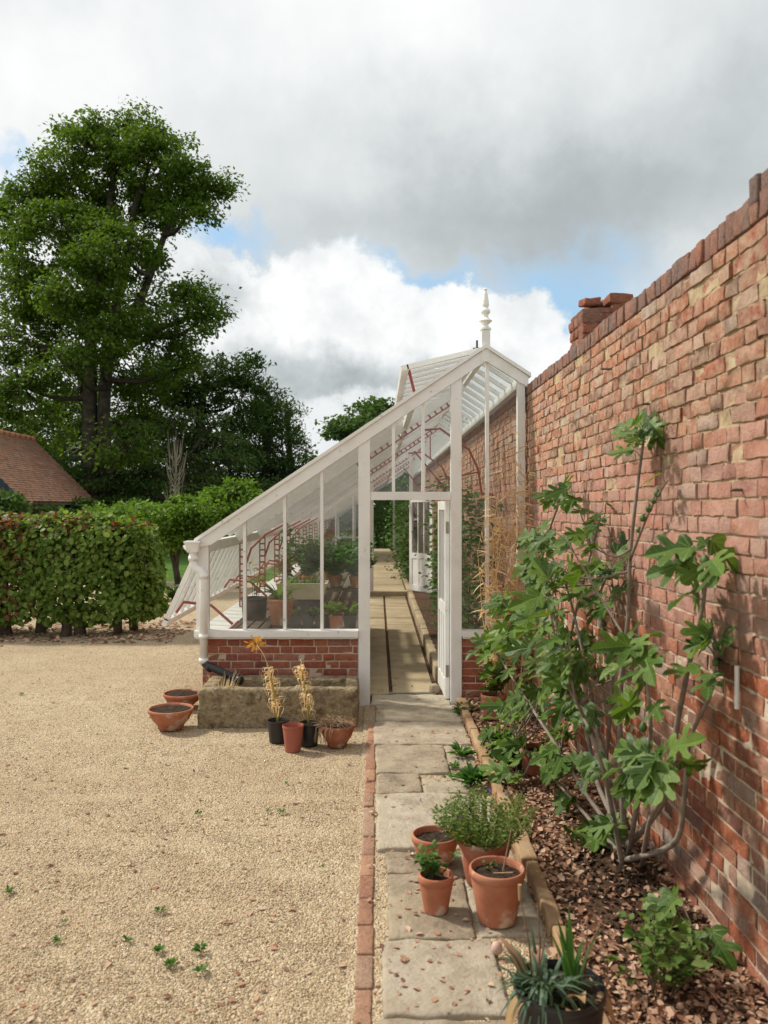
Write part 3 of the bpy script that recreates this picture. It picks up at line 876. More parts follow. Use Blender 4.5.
while y+3.0 < Y1:
    fr = vent_sash('side_vent', y, L, (-1.675, 1.40), (-.30, -.66), 11)
    for yq in (y+.25, y+L-.35):
        part('vent_arm', lambda b: (b.tube([(-1.93, yq, .80), (-1.86, yq, .90), (-1.60, yq, .87), (-1.40, yq+.05, .68)], .014, 6), b.tube([(-1.38, yq-.35, .665), (-1.40, yq+.35, .665)], .012, 6)), M['red_iron'], fr)
    y += L+.05
# iron trusses
def lattice(b, p, q, gap, up, n):
    p = Vector(p); q = Vector(q); up = Vector(up).normalized()
    b.beam(p, q, .028, .014, up=(up)); b.beam(p+up*gap, q+up*gap, .028, .014, up=(up))
    for i in range(n+1):
        a = p.lerp(q, i/n); b.beam(a, a+up*gap, .022, .014, up=(0,1,0))
yb = 9.5
def post(b):
    lattice(b, (-1.60, yb, .655), (-1.60, yb, 1.40), .070, (1,0,0), 9)
    pass
def arc(b):
    b.tube([(-1.53, yb, 1.15), (-1.47, yb, 1.33), (-1.30, yb, 1.50), (-1.05, yb, 1.63)], .013, 6)
def rafter(b):
    lattice(b, (-.25, yb, zl(-.25)-.10), (XA-.05, yb, zl(XA-.05)-.10), -.055, (-SL, 0, 1), 17)
def bracket(b):
    b.tube([(XW-.02, yb, 1.95), (1.20, yb, 1.97), (1.16, yb, 2.25), (1.05, yb, 2.48), (.72, yb, 2.72), (.5, yb, 2.70)], .014, 6)
    b.tube([(1.17, yb, 2.22), (.70, yb, 2.12), (.42, yb, 2.46)], .010, 6)
    b.tube([(.86, yb, 2.98), (.86, yb, 2.60)], .010, 6)
tp = part('iron_post', post, M['red_iron'])
for k in range(1, 14):
    c = tp.copy(); COL.objects.link(c); c.location.y = tp.location.y+1.6*k
tp = part('iron_brace', arc, M['red_iron'])
for k in range(1, 4):
    c = tp.copy(); COL.objects.link(c); c.location.y = tp.location.y+1.6*k
tp = part('iron_rafter', rafter, M['red_iron'])
for k in range(1, 5):
    c = tp.copy(); COL.objects.link(c); c.location.y = tp.location.y+4.0*k
tp = part('iron_bracket', bracket, M['red_iron'])
c = tp.copy(); COL.objects.link(c); c.location.y = tp.location.y+4.0
# outer door, swung in against the bed
def door(name, hinge, width, ang, ztop=1.868, zb=.045, flip=1, dirn=1):
    hx, hy = hinge
    ca, sa = math.cos(ang), math.sin(ang)
    U = Vector((ca, sa, 0)); Nn = Vector((-sa, ca, 0))
    root = None
    mb = MB()
    def bar(u0, u1, z0, z1, t=.04):
        a = Vector((hx, hy, 0))
        vs = []
        for z in (z0, z1):
            for (u, w) in ((u0, -t/2), (u1, -t/2), (u1, t/2), (u0, t/2)):
                p = a+U*u+Nn*w; vs.append((p.x, p.y, z))
        mb.add(vs, [(0,3,2,1),(4,5,6,7),(0,1,5,4),(1,2,6,5),(2,3,7,6),(3,0,4,7)])
    w = width; zm = .86
    bar(0, .085, zb, ztop); bar(w-.085, w, zb, ztop)
    bar(.086, w-.086, ztop-.085, ztop-.001); bar(.086, w-.086, zb+.001, zb+.16); bar(.086, w-.086, zm-.06, zm+.05)
    for i in (1, 2):
        u = .085+(w-.17)*i/3; bar(u-.011, u+.011, zm+.051, ztop-.086, .03)
        bar(u-.035, u+.035, zb+.161, zm-.061, .034)
    bar(.086, w-.086, zb+.161, zm-.061, .018)
    d = mb.build(name, W, gh)
    mb = MB(); bar(.086, w-.086, zm+.051, ztop-.086, .004); mb.build('glass_pane', M['glass'], d)
    return d, U, Nn, Vector((hx, hy, 0))
d, U, Nn, a = door('door', (.640, Y0+.045), .70, math.radians(91.5))
for z in (.30, 1.62):
    mb = MB(); p = a+U*.012-Nn*0; mb.box(p.x-.014, p.x+.012, p.y-.018, p.y-.010, z-.055, z+.055); mb.build('hinge', M['steel'], d)
mb = MB(); p = a+U*.66+Nn*.02; mb.tube([p+Vector((0,0,.98)), p+Nn*.05+Vector((0,0,.98)), p+Nn*.055-U*.10+Vector((0,0,.98))], .009, 6); mb.build('handle', M['steel'], d)
# inner partition with its door open
pz = .10
def inner(b):
    for (x0, x1) in ((-.18, -.09), (.63, .70)):
        b.box(x0, x1, YP-.04, YP+.04, pz, zl((x0+x1)/2)-.2)
    b.box(-.088, .628, YP-.036, YP+.036, 2.02, 2.10)
    b.box(-1.50, -.182, YP-.05, YP+.05, .62, .69)
    b.box(.702, 1.35, YP-.05, YP+.05, .62, .69)
part('partition_frame', inner)
for x in (-1.2, -.85, -.5, .95): part('mullion', lambda b: b.box(x-.015, x+.015, YP-.03, YP+.03, .692, zl(x)-.2))
for (x0, x1) in ((-1.50, -.182), (.702, 1.35)): part('partition_panel', lambda b: b.box(x0, x1, YP-.03, YP+.03, .03, .618))
for (x0, x1) in ((-1.5, -.182), (.702, 1.30)):
    part('glass_pane', lambda b: b.add([(x0, YP, .69), (x1, YP, .69), (x1, YP, roofz(x1)-.2), (x0, YP, roofz(x0)-.2)], [(0,1,2,3)]), M['glass'])
door('door', (.645, YP-.06), .78, math.radians(-58), 2.0, .12)
# back end
def back(b):
    for x in (-1.55, -.9, -.35, .62, 1.28): b.box(x-.04, x+.04, Y1-.08, Y1, .0, roofz(x)-.05)
    b.box(-1.6, -.30, Y1-.07, Y1-.01, .62, .69); b.box(.66, 1.34, Y1-.07, Y1-.01, .62, .69)
    b.box(-.31, .58, Y1-.07, Y1-.01, 2.2, 2.28)
part('back_frame', back)
part('glass_pane', lambda b: b.add([(-1.6, Y1-.03, .69), (-.35, Y1-.03, .69), (-.35, Y1-.03, zl(-.35)-.05), (-1.6, Y1-.03, zl(-1.6))], [(0,1,2,3)]), M['glass'])

# floor inside: stone setts with a dark drain slot
mb = MB(); sd = 1500; y = 7.80
while y < YP-.1:
    L = .62+.12*rnd.random()
    for (x0, x1) in ((-.16, .106), (.140, .545)):
        sd += 1; q = min(L, YP-.06-y)
        if q > .08: mb.rock((x0, y+.006, -.05), (x1, y+q-.006, .032+rnd.uniform(-.002,.003)), .12, .008, .002, 5, sd)
    y += L
sd += 1; mb.rock((-.16, YP-.05, -.05), (.60, YP+.22, .125), .1, .012, .003, 5, sd)
y = YP+.24
while y < 34:
    sd += 1; L = .8+.15*rnd.random(); mb.rock((-.16, y, 0), (.56, y+L-.012, .118), .2, .008, .002, 5, sd); y += L
props(mb.build('greenhouse_path', M['yellow_stone'], smooth=True), kind='structure')
mb = MB(); mb.box(-.2, .66, 7.5, 36, -.1, .012)
props(mb.build('greenhouse_path_bed', M['bed']), kind='structure')
mb = MB(); mb.box(-1.5, -.2, 7.6, Y1, -.1, .014)
props(mb.build('greenhouse_floor', M['bed']), kind='structure')
mb = MB(); mb.box(.66, XW, 7.56, Y1, -.05, .16)
props(mb.build('inner_bed', M['bed']), kind='structure')
root = thing('inner_edging', (.62, 12, 0), 'low mossy stone kerb along the bed inside the glasshouse', 'edging')
y = 8.45; sd = 1800
while y < 31:
    L = .9; sd += 1; mb = MB()
    mb.rock((.585, y+.01, -.03), (.68, y+L-.01, .17+rnd.uniform(-.01,.01)), .09, .02, .008, 6, sd)
    mb.build('kerb_stone', M['yellow_stone'], root, True); y += L

# ---------------------------------------------------------------- downpipe
dp = thing('downpipe', (-1.615, 7.42, 0), 'white downpipe with square hopper and black outlet at the glasshouse corner', 'downpipe')
def f(b):
    b.add([(-1.715,7.36,1.40),(-1.625,7.36,1.40),(-1.625,7.45,1.40),(-1.715,7.45,1.40),(-1.735,7.34,1.49),(-1.605,7.34,1.49),(-1.605,7.47,1.49),(-1.735,7.47,1.49)],
          [(0,3,2,1),(0,1,5,4),(1,2,6,5),(2,3,7,6),(3,0,4,7)])
    b.box(-1.740, -1.600, 7.335, 7.475, 1.486, 1.502)
mb = MB(); f(mb); mb.build('hopper', W, dp)
mb = MB(); mb.tube([(-1.670,7.405,1.42),(-1.670,7.405,1.33),(-1.665,7.40,1.29),(-1.640,7.39,1.255),(-1.595,7.375,1.235),(-1.572,7.37,1.205),(-1.567,7.37,1.15),(-1.567,7.37,.40)], .036, 14)
for z in (1.345, 1.19, .645, .43): mb.tube([(-1.567 if z < 1.25 else -1.670, 7.37 if z < 1.25 else 7.405, z-.02), (-1.567 if z < 1.25 else -1.670, 7.37 if z < 1.25 else 7.405, z+.02)], .043, 14)
mb.build('pipe', W, dp, True)
mb = MB(); mb.tube([(-1.567,7.37,.44),(-1.567,7.37,.415),(-1.550,7.36,.40),(-1.510,7.34,.385),(-1.200,7.17,.290)], .034, 14)
mb.tube([(-1.525,7.349,.380),(-1.490,7.328,.368)], .040, 14); mb.tube([(-1.232,7.188,.300),(-1.198,7.169,.289)], .039, 14)
mb.build('outlet_pipe', M['black_plastic'], dp, True)
# ================================================================= pots and plants
def pot_profile(r, h, rim=.035, taper=.68, t=.012, foot=0.0):
    rb = r*taper
    return [(0, .002), (rb*.98, .002), (rb, .008), (r*.955, h-rim-.004), (r*.955, h-rim), (r, h-rim+.004), (r, h-.006), (r-.004, h), (r-t+.003, h), (r-t, h-.005), (r-t-.004, h-rim), (rb*.9, .02)]
def bowl_profile(r, h, t=.012):
    return [(0,.002),(r*.55,.002),(r*.56,.03),(r*.60,.035),(r*.80,h*.45),(r*.95,h*.80),(r*.965,h-.028),(r,h-.024),(r,h-.004),(r-.004,h),(r-t,h),(r-t-.002,h-.02),(r*.7,h*.4)]
def pot(name, loc, r, h, m, label, cat, group=None, prof=None, soil=M['soil'], soilz=None, seed=0, rim=.035, taper=.68, n=36, wob=.006):
    root = thing(name, loc, label, cat, group)
    x, y, z = loc
    mb = MB(); mb.lathe(prof or pot_profile(r, h, rim, taper), (x, y, z), n, wob, seed)
    mb.build('pot', m, root, True)
    sz = z+(soilz if soilz is not None else h-.03)
    if soil:
        mb = MB(); mb.disc((x, y, sz), r*.935, 26, .006, .012, seed, 7); mb.build('soil', soil, root, True)
    return root, Vector((x, y, sz))
def sprigs(root, c, n, h, spread, m_leaf, lsize, nl, m_stem=M['twig'], tmpl=T_OVAL, width=.8, name='foliage', droop=.15, sr=.0022, lo=.15, basr=.03):
    """n thin stems from c with leaves along them"""
    mb = MB(); P = []; D = []; Nn = []
    for i in range(n):
        a = rnd.uniform(0, 2*math.pi); q = math.sqrt(rnd.random()); hh = h*rnd.uniform(.65, 1.05)*(1-.3*q)
        b0 = c+Vector((math.cos(a), math.sin(a), 0))*basr*q
        tip = c+Vector((math.cos(a)*spread*q, math.sin(a)*spread*q, hh))
        pts = []
        for k in range(5):
            t = k/4; p = b0.lerp(tip, t)
            p += Vector((math.cos(a), math.sin(a), 0))*(droop*spread*math.sin(math.pi*t)*-.4)+Vector((rnd.gauss(0,.004), rnd.gauss(0,.004), 0))
            pts.append(p)
        mb.tube(pts, [sr*1.3, sr*1.2, sr, sr*.8, sr*.4], 5, False)
        for k in range(nl):
            t = lo+(1-lo)*(k+rnd.random())/nl
            i0 = min(3, int(t*4)); p = pts[i0].lerp(pts[i0+1], t*4-i0)
            b = rnd.uniform(0, 6.283)
            P.append(p); D.append((math.cos(b), math.sin(b), rnd.uniform(-.2, .8))); Nn.append((rnd.gauss(0,.4), rnd.gauss(0,.4), 1))
    mb.build('stems', m_stem, root, True)
    return leafset(name, P, D, Nn, lsize, tmpl, m_leaf, root, width)
def straps(root, c, n, L, w, m, lean=.5, name='leaves', basr=.05, up=1.0, droop=.6, segs=7, zs=0.0):
    mb = MB()
    for i in range(n):
        a = rnd.uniform(0, 6.283); d = Vector((math.cos(a), math.sin(a), 0)); s = Vector((-d.y, d.x, 0))
        LL = L*rnd.uniform(.6, 1.1); ln = lean*rnd.uniform(.4, 1.3); dr = droop*rnd.uniform(.3, 1.2)
        p0 = c+d*basr*rnd.random(); vs = []; fs = []
        for k in range(segs+1):
            t = k/segs
            p = p0+d*(ln*LL*t*(.35+.65*t))+Vector((0, 0, up*LL*(t-dr*t*t)))
            ww = w*(1-t**2.2)*.5*min(1, .6+2*t)+.0006
            tw = s*ww+Vector((0,0,ww*.3*math.sin(3*t+i)))
            vs += [p-tw, p+d*(-ww*.3), p+tw]
        for k in range(segs):
            q = 3*k; fs += [(q, q+1, q+4, q+3), (q+1, q+2, q+5, q+4)]
        mb.add(vs, fs)
    return mb.build(name, m, root, True)
GT = 'terracotta pots grouped on the path'
# four pots on the slabs
g = PG(436, 911, .03)
r_, c = pot('potted_plant', (g.x, g.y, .03), .078, .165, M['terracotta'], 'smaller terracotta pot with a young bright green leafy plant, front left of the path group', 'potted plant', GT, seed=1)
sprigs(r_, c, 9, .17, .10, M['pot_leaf'], .034, 13, tmpl=T_OVAL, width=.75)
g = PG(497, 920, .03)
r_, c = pot('potted_plant', (g.x, g.y, .03), .120, .228, M['terracotta'], 'largest terracotta pot on the path, bare dark soil with one dry stalk', 'potted plant', GT, seed=2, soilz=.196)
mb = MB(); mb.tube([c+Vector((.03,.03,0)), c+Vector((.05,.03,.10)), c+Vector((.065,.02,.19))], [.004,.003,.002], 6); mb.tube([c+Vector((-.02,.01,0)), c+Vector((.06,-.05,.03))], .003, 5); mb.build('dry_stalk', M['roots'], r_)
sprigs(r_, c+Vector((-.03,.04,0)), 3, .07, .04, M['herb_leaf'], .016, 6)
g = PG(485, 884, .03)
r_, c = pot('potted_plant', (g.x, g.y+.02, .03), .128, .215, M['terracotta_old'], 'terracotta pot overflowing with a wispy yellow-green herb, behind the largest pot', 'potted plant', GT, seed=3, soilz=.175)
sprigs(r_, c, 150, .27, .27, M['herb_leaf'], .021, 20, M['lily_stem'], width=.6, droop=-.2, lo=.2, basr=.09, sr=.0012)
for k in range(1):
    P = np.array(c)+np.array([[-.21,-.02,.10],[-.20,-.03,.11],[-.215,-.025,.105],[-.30,.03,.2],[-.305,.03,.205],[-.12,-.09,.17],[.1,-.05,.25],[.02,-.03,.28]])
    leafset('flowers', P, rdir(len(P)), rdir(len(P)), .022, T_OVAL, M['purple'], r_, .8)
g = PG(432, 868, .03)
r_, c = pot('terracotta_pot', (g.x+.02, g.y+.06, .03), .118, .145, M['terracotta'], 'wide terracotta pot of bare soil, back left of the path group', 'pot', GT, seed=4, soilz=.115)

# pots by the trough
g = PG(171, 728)
pot('terracotta_bowl', (g.x, g.y, .0), .185, .165, M['terracotta'], 'shallow footed terracotta bowl of soil on gravel, the nearer of the pair by the trough', 'bowl', 'terracotta bowls beside the trough', bowl_profile(.185, .165), seed=5, soilz=.145)
g = PG(176, 716)
pot('terracotta_bowl', (g.x-.01, g.y+.28, .0), .170, .14, M['terracotta_old'], 'shallow terracotta bowl of soil half hidden behind the nearer bowl', 'bowl', 'terracotta bowls beside the trough', bowl_profile(.17, .14), seed=6, soilz=.125)
g = PG(293, 751)
pot('plastic_pot', (g.x, g.y, .0), .080, .195, M['red_plastic'], 'small empty brick-red plastic pot in front of the trough', 'pot', None, pot_profile(.080, .195, .022, .72, .004), seed=7, soil=None, n=30, wob=0)
g = PG(337, 747)
r_, c = pot('terracotta_bowl', (g.x, g.y+.03, .0), .132, .165, M['terracotta_old'], 'round terracotta bowl overhung with dry tangled roots at the trough corner', 'bowl', None, bowl_profile(.135, .165), seed=8, soilz=.15)
mb = MB()
for i in range(150):
    a = rnd.uniform(0, 6.283); q = .12*math.sqrt(rnd.random()); p = c+Vector((q*math.cos(a), q*math.sin(a), .005+.03*rnd.random()))
    b = rnd.uniform(0, 6.283); L = rnd.uniform(.04, .11); e = p+Vector((L*math.cos(b), L*math.sin(b), rnd.uniform(-.01, .015)))
    mb.tube([p, p.lerp(e, .5)+Vector((0,0,.02*rnd.random())), e], .0022, 4, False)
for i in range(40):
    a = rnd.uniform(2.6, 4.6); p = c+Vector((.135*math.cos(a), .135*math.sin(a), .012)); L = rnd.uniform(.04, .13)
    mb.tube([p*1, p+Vector((.03*math.cos(a), .03*math.sin(a), -.01)), p+Vector((.035*math.cos(a)+rnd.gauss(0,.01), .035*math.sin(a), -L))], .002, 4, False)
mb.build('dry_roots', M['roots'], r_, True)
# two withered lilies in black pots
def lily(px, py, label, tip_px, top_h, seed, stalk):
    g = PG(px, py)
    r_, c = pot('potted_lily', (g.x, g.y, 0), .083, .17, M['black_plastic'], label, 'potted plant', 'black pots with withered lilies', pot_profile(.083, .17, .02, .8, .004), seed=seed, wob=0, n=28)
    t = Vector(((tip_px-VX)/F*g.y, g.y+.02, top_h))
    pts = [c, c.lerp(t, .35)+Vector((.012,0,0)), c.lerp(t, .7)+Vector((.008,0,0)), t]
    mb = MB(); mb.tube(pts, [.011,.010,.008,.005], 8); mb.build('stem', M['lily_stem'], r_, True)
    rr = random.Random(seed); P=[];D=[];Q=[]
    vs=[];fs=[]
    for i in range(64):
        u = .22+.78*rr.random(); k = min(2, int(u*3)); p = pts[k].lerp(pts[k+1], u*3-k)
        a = rr.uniform(0, 6.283); d = Vector((math.cos(a), math.sin(a), 0)); s = Vector((-d.y, d.x, 0)); L = rr.uniform(.05, .10); w = rr.uniform(.006, .011); b = len(vs)
        for j in range(6):
            v = j/5; q = p+d*L*(.75*math.sin(v*2.6))+Vector((0,0,L*(.35*math.sin(v*2.4)-1.0*v*v))); ww = w*(1-v*.8)
            vs += [q-s*ww, q+s*ww]
        fs += [(b+2*j, b+2*j+1, b+2*j+3, b+2*j+2) for j in range(5)]
    mb = MB(); mb.add(vs, fs); mb.build('withered_leaves', M['straw'], r_, True)
    if stalk:
        mb = MB(); e = Vector(((stalk[0]-VX)/F*g.y, g.y+.03, CAMZ-(stalk[1]-VY)/F*g.y)); mb.tube([t, t.lerp(e, .5)+Vector((.01,0,0)), e], [.004,.003,.0025], 6); mb.build('dry_stalk', M['straw'], r_, True)
        if stalk[2]:
            n = 34; P = np.array(e)+.018*rng.normal(size=(n, 3)); leafset('dry_flower', P, P-np.array(e)+.4*rdir(n)*.02, rdir(n), .045, T_OVAL, M['orange_flower'], r_, .5)
lily(278, 742, 'withered lily in a black pot with a dry orange flower head on a tall stalk', 267, .60, 21, (256, 645, True))
lily(309, 745, 'withered lily in a black pot, the right-hand one, with a short bare tip', 300, .60, 22, (300, 660, False))

# stone trough
tr = thing('stone_trough', (-.83, 7.0, 0), 'large old lichened sandstone trough in front of the glasshouse base wall', 'trough')
mb = MB()
x0, x1, y0, y1 = -1.485, -.165, 6.72, 7.34
mb.rock((x0, y0, -.03), (x1, y0+.11, .318), .018, .03, .013, 6, 61)
mb.rock((x0+.012, y1-.12, -.03), (x1-.005, y1, .30), .022, .025, .016, 6, 62)
mb.rock((x0+.003, y0+.06, -.03), (x0+.125, y1-.05, .31), .04, .025, .010, 5, 63)
mb.rock((x1-.115, y0+.06, -.03), (x1-.003, y1-.05, .305), .04, .025, .010, 5, 64)
mb.rock((x0+.1, y0+.08, -.02), (x1-.1, y1-.1, .10), .06, .02, .01, 5, 65)
mb.build('basin', M['stone_trough'], tr, True)
dg = thing('dry_grass', (-1.30, 7.0, .10), 'tuft of dry straw-coloured grass growing in the left end of the trough', 'grass')
straps(dg, Vector((-1.33, 6.98, .10)), 120, .30, .006, M['straw'], .35, 'blades', .09, 1.0, .25)

# weeds and small plants
def weed(px, py, r, h, n, label, z=0.03, m='pot_leaf', ls=.035, cat='weed', group='green weeds along the path edge', w=.45):
    g = PG(px, py, z)
    root = thing('weed', (g.x, g.y, z), label, cat, group)
    P = []; D = []; Q = []
    for i in range(n):
        a = rnd.uniform(0, 6.283); q = math.sqrt(rnd.random())
        P.append((g.x+.25*r*q*math.cos(a), g.y+.25*r*q*math.sin(a), z+h*.6*rnd.random()*(1-q*.6)))
        D.append((math.cos(a), math.sin(a), .3+1.2*(1-q))); Q.append((-math.cos(a)*.6, -math.sin(a)*.6, 1))
    leafset('leaves', P, D, Q, ls, T_OVAL, M[m], root, w)
weed(463, 714, .12, .09, 60, 'green rosette of leaves at the foot of the right door post', ls=.085)
weed(461, 757, .11, .10, 60, 'tuft of narrow green leaves against the bed edging, farther of two on the path', ls=.08, w=.3)
weed(473, 785, .12, .13, 90, 'larger tuft of narrow green leaves by the bed edging behind the pots', ls=.095, w=.3)
weed(455, 768, .06, .05, 24, 'tiny green seedling between the path slabs beside the tufts', ls=.04)
weed(448, 778, .06, .03, 18, 'flat low green weed in the slab joint left of the larger tuft', ls=.045, w=.3)
for i, (px, py, lab, s) in enumerate([(282, 813, 'small green weed alone in gravel right of centre', 1), (268, 812, 'smaller dot of green weed left of its neighbour in mid gravel', .7),
    (198, 814, 'tiny green weed in the mid gravel below the bowls', .8), (286, 784, 'tiny green weed in gravel below the withered lilies', .6), (322, 868, 'faint green seedling in gravel near the brick edging', .6),
    (160, 912, 'bright green weed in near gravel, topmost of the cluster', 1), (126, 942, 'small green weed left of the cluster in near gravel', .9), (158, 952, 'green weed with a reddish base in the near cluster', 1.1),
    (172, 966, 'leafy green weed lowest in the near gravel cluster', 1.2), (201, 951, 'sprawling pale green weed on the right of the near cluster', 1.3), (201, 973, 'dark green weed flat on gravel at the right of the cluster', 1.1),
    (58, 942, 'pale green weed at the left of the near gravel', .9), (8, 893, 'green weed at the left edge of the gravel', 1), (64, 922, 'tiny seedling in gravel at lower left', .6), (22, 695, 'faint green weed in far gravel near the hedge', .9)]):
    weed(px, py, .035*s, .03*s, int(14*s)+5, lab, .005, 'pot_leaf', .024*s, 'weed', 'green weeds in the gravel', .5)

# black pot of strap leaves at the bottom of the picture
g = Vector((.575, 2.60, .0))
r_, c = pot('potted_bulbs', (g.x, g.y, .03), .145, .262, M['black_plastic'], 'large black plastic pot of limp strap leaves and withered pink foliage in the foreground', 'potted plant', None, pot_profile(.145, .262, .03, .82, .005), seed=31, wob=0)
straps(r_, c+Vector((-.05,-.01,0)), 95, .19, .013, M['grey_leaf'], .60, 'strap_leaves', .10, 1.0, 1.15)
straps(r_, c+Vector((.045,.02,0)), 9, .24, .024, M['pot_leaf'], .35, 'sword_leaves', .02, 1.0, .1)
mb = MB()
def dead(c0, a, L, w, up, dr, m, nm):
    mb = MB(); d = Vector((math.cos(a), math.sin(a), 0)); s = Vector((-d.y, d.x, 0)); vs=[]; fs=[]
    for k in range(9):
        t = k/8; p = c0+d*(.55*L*t)+Vector((0,0,L*(up*t-dr*t*t))); ww = w*math.sin(math.pi*min(1, .25+.75*t))*(1-.3*t)+.002
        vs += [p-s*ww+Vector((0,0,.35*ww)), p, p+s*ww+Vector((0,0,.35*ww))]
    for k in range(8): q=3*k; fs += [(q,q+1,q+4,q+3),(q+1,q+2,q+5,q+4)]
    mb.add(vs, fs); return mb.build(nm, M[m], r_, True)
dead(c+Vector((-.12,-.04,0)), 3.5, .16, .028, .45, 1.9, 'dead_leaf', 'dead_leaf')
dead(c+Vector((-.09,.05,0)), 2.5, .20, .022, .95, .35, 'pink_leaf', 'pink_leaf')
dead(c+Vector((-.05,.07,.02)), 1.6, .14, .024, .9, .5, 'pink_leaf', 'pink_leaf')
dead(c+Vector((.03,-.05,0)), 5.0, .13, .030, 1.0, .7, 'dead_leaf', 'dead_leaf')
dead(c+Vector((.02,-.09,0)), 4.6, .12, .022, .5, 1.2, 'dead_leaf', 'dead_leaf')
dead(c+Vector((.11,-.03,0)), 5.9, .17, .030, .25, 1.6, 'dead_leaf', 'dead_leaf')
dead(c+Vector((.12,.05,0)), .4, .17, .026, .3, 1.5, 'dead_leaf', 'dead_leaf')
mb = MB()
for (a, b_) in (((-.08,.02,0),(-.12,.03,.30)), ((-.06,.04,0),(-.06,.05,.26)), ((-.09,.0,0),(-.03,.04,.20)), ((.08,.06,0),(.11,.08,.20))):
    mb.tube([c+Vector(a), c+Vector(a).lerp(Vector(b_), .5)+Vector((.008,0,0)), c+Vector(b_)], [.003,.0025,.002], 5)
mb.tube([c+Vector((.08,.03,0)), c+Vector((.10,.05,.10)), c+Vector((.16,.12,.15)), c+Vector((.26,.22,.14))], [.005,.004,.003,.002], 6)
mb.build('dry_stalks', M['twig'], r_, True)
mb = MB(); mb.tube([c+Vector((-.12,.03,.28)), c+Vector((-.12,.03,.33))], [.005,.007], 6); mb.build('seed_head', M['roots'], r_)
# pale round dead petals by it
q = PG(497, 948, .05); mb = MB(); mb.sphere((q.x, q.y, .05), .023, 14, 1.15)
props(mb.build('pale_pebble', M['pink_stone'], smooth=True), 'pale pinkish round stone on the mulch beside the black pot', 'stone')
q = PG(434, 693, .03); mb = MB(); mb.rock((q.x-.05, q.y-.04, .028), (q.x+.06, q.y+.05, .11), .025, .035, .010, 12, 78, .3)
props(mb.build('door_stone', M['slab'], smooth=True), 'rounded pale stone propping the open glasshouse door', 'stone')

# leafy young plant low in the bed, and a fig sucker by the wall
root = thing('young_plant', (1.0, 2.92, .09), 'low bushy plant with rounded bright green leaflets growing in the mulch', 'plant')
sprigs(root, Vector((1.0, 2.92, .08)), 30, .29, .22, M['herb_leaf'], .042, 8, width=.85, lo=.3, basr=.06)
root = thing('fig_sucker', (1.26, 3.28, .09), 'low sucker with hanging fig leaves against the foot of the wall', 'plant')
P = []; D = []; Q = []
mb = MB()
for i in range(9):
    a = rnd.uniform(1.6, 4.9); e = Vector((1.24+.09*math.cos(a)+.02, 3.27+.14*math.sin(a), .17+.10*rnd.random())); mb.tube([Vector((1.28, 3.28, .07)), e], [.004, .002], 5, False)
    P.append(e); D.append((math.cos(a)*.8, math.sin(a)*.6-.1, -.35)); Q.append((-.6, -.3, .8))
mb.build('stems', M['fig_bark'], root); leafset('leaves', P, D, Q, .12, T_FIG, M['fig_leaf'], root, 1.0, True)
# ================================================================= fig trained on the wall
fig = thing('fig_tree', (1.22, 4.05, .08), 'fig bush with large lobed leaves and small green figs trained against the brick wall', 'tree')
rf = random.Random(5)
base = Vector((1.24, 4.05, .06))
def sm(pts, n=5):
    out_ = []
    for i in range(len(pts)-1):
        p0 = pts[max(0, i-1)]; p1 = pts[i]; p2 = pts[i+1]; p3 = pts[min(len(pts)-1, i+2)]
        for k in range(n):
            t = k/n
            out_.append(.5*((2*p1)+(p2-p0)*t+(2*p0-5*p1+4*p2-p3)*t*t+(3*p1-p0-3*p2+p3)*t**3))
    out_.append(pts[-1]); return out_
W_ = lambda px, py, X: PX(px, py, X)
BR = [  # pixel, pixel, distance of the branch from the camera axis
    [(632,848,1.24),(612,800,1.23),(600,740,1.20),(575,680,1.17),(552,610,1.13),(542,560,1.12),(560,500,1.18)],
    [(634,848,1.24),(622,790,1.24),(620,700,1.25),(628,620,1.27),(630,560,1.28),(636,500,1.28),(645,430,1.29)],
    [(640,848,1.22),(664,800,1.22),(676,730,1.24),(690,660,1.25),(702,610,1.25),(708,562,1.25)],
    [(645,850,1.24),(672,845,1.25),(684,800,1.26),(690,740,1.28),(712,690,1.29),(716,640,1.29)],
    [(622,850,1.23),(590,800,1.15),(556,745,1.02),(520,690,.90),(492,645,.80)],
    [(625,848,1.23),(600,790,1.22),(585,720,1.20),(570,650,1.22),(584,580,1.25),(600,520,1.27)],
    [(620,850,1.22),(590,820,1.12),(555,780,1.0),(520,748,.93),(502,742,.88)],
    [(634,846,1.22),(640,790,1.15),(650,740,1.08),(648,690,1.06),(640,645,1.06)],
    [(625,848,1.22),(612,810,1.12),(600,760,1.02),(570,690,.95),(528,640,.88),(505,600,.86)],
    [(620,846,1.24),(606,770,1.25),(612,680,1.27),(600,600,1.28),(612,570,1.28)],
    [(636,850,1.22),(650,820,1.14),(668,790,1.08),(660,765,1.04)],
    [(628,852,1.22),(606,846,1.16),(590,846,1.10)],
    [(600,740,1.20),(580,640,1.12),(560,570,1.10),(535,540,1.12)],
    [(630,560,1.28),(650,510,1.29),(668,480,1.29)],
]
mb = MB(); curves = []
for i, b in enumerate(BR):
    pts = [W_(*p) for p in b]
    if i not in (12, 13): pts[0] = base+Vector((rf.uniform(-.06,.05), rf.uniform(-.16,.16), 0))
    c = sm(pts); curves.append(c)
    r0 = .78*(.022, .020, .018, .016, .016, .018, .013, .014, .014, .016, .012, .010, .010, .008)[i]
    mb.tube(c, [r0*(1-.75*k/(len(c)-1))+.002 for k in range(len(c))], 8)
P = []; D = []; Q = []; S = []
fr = []
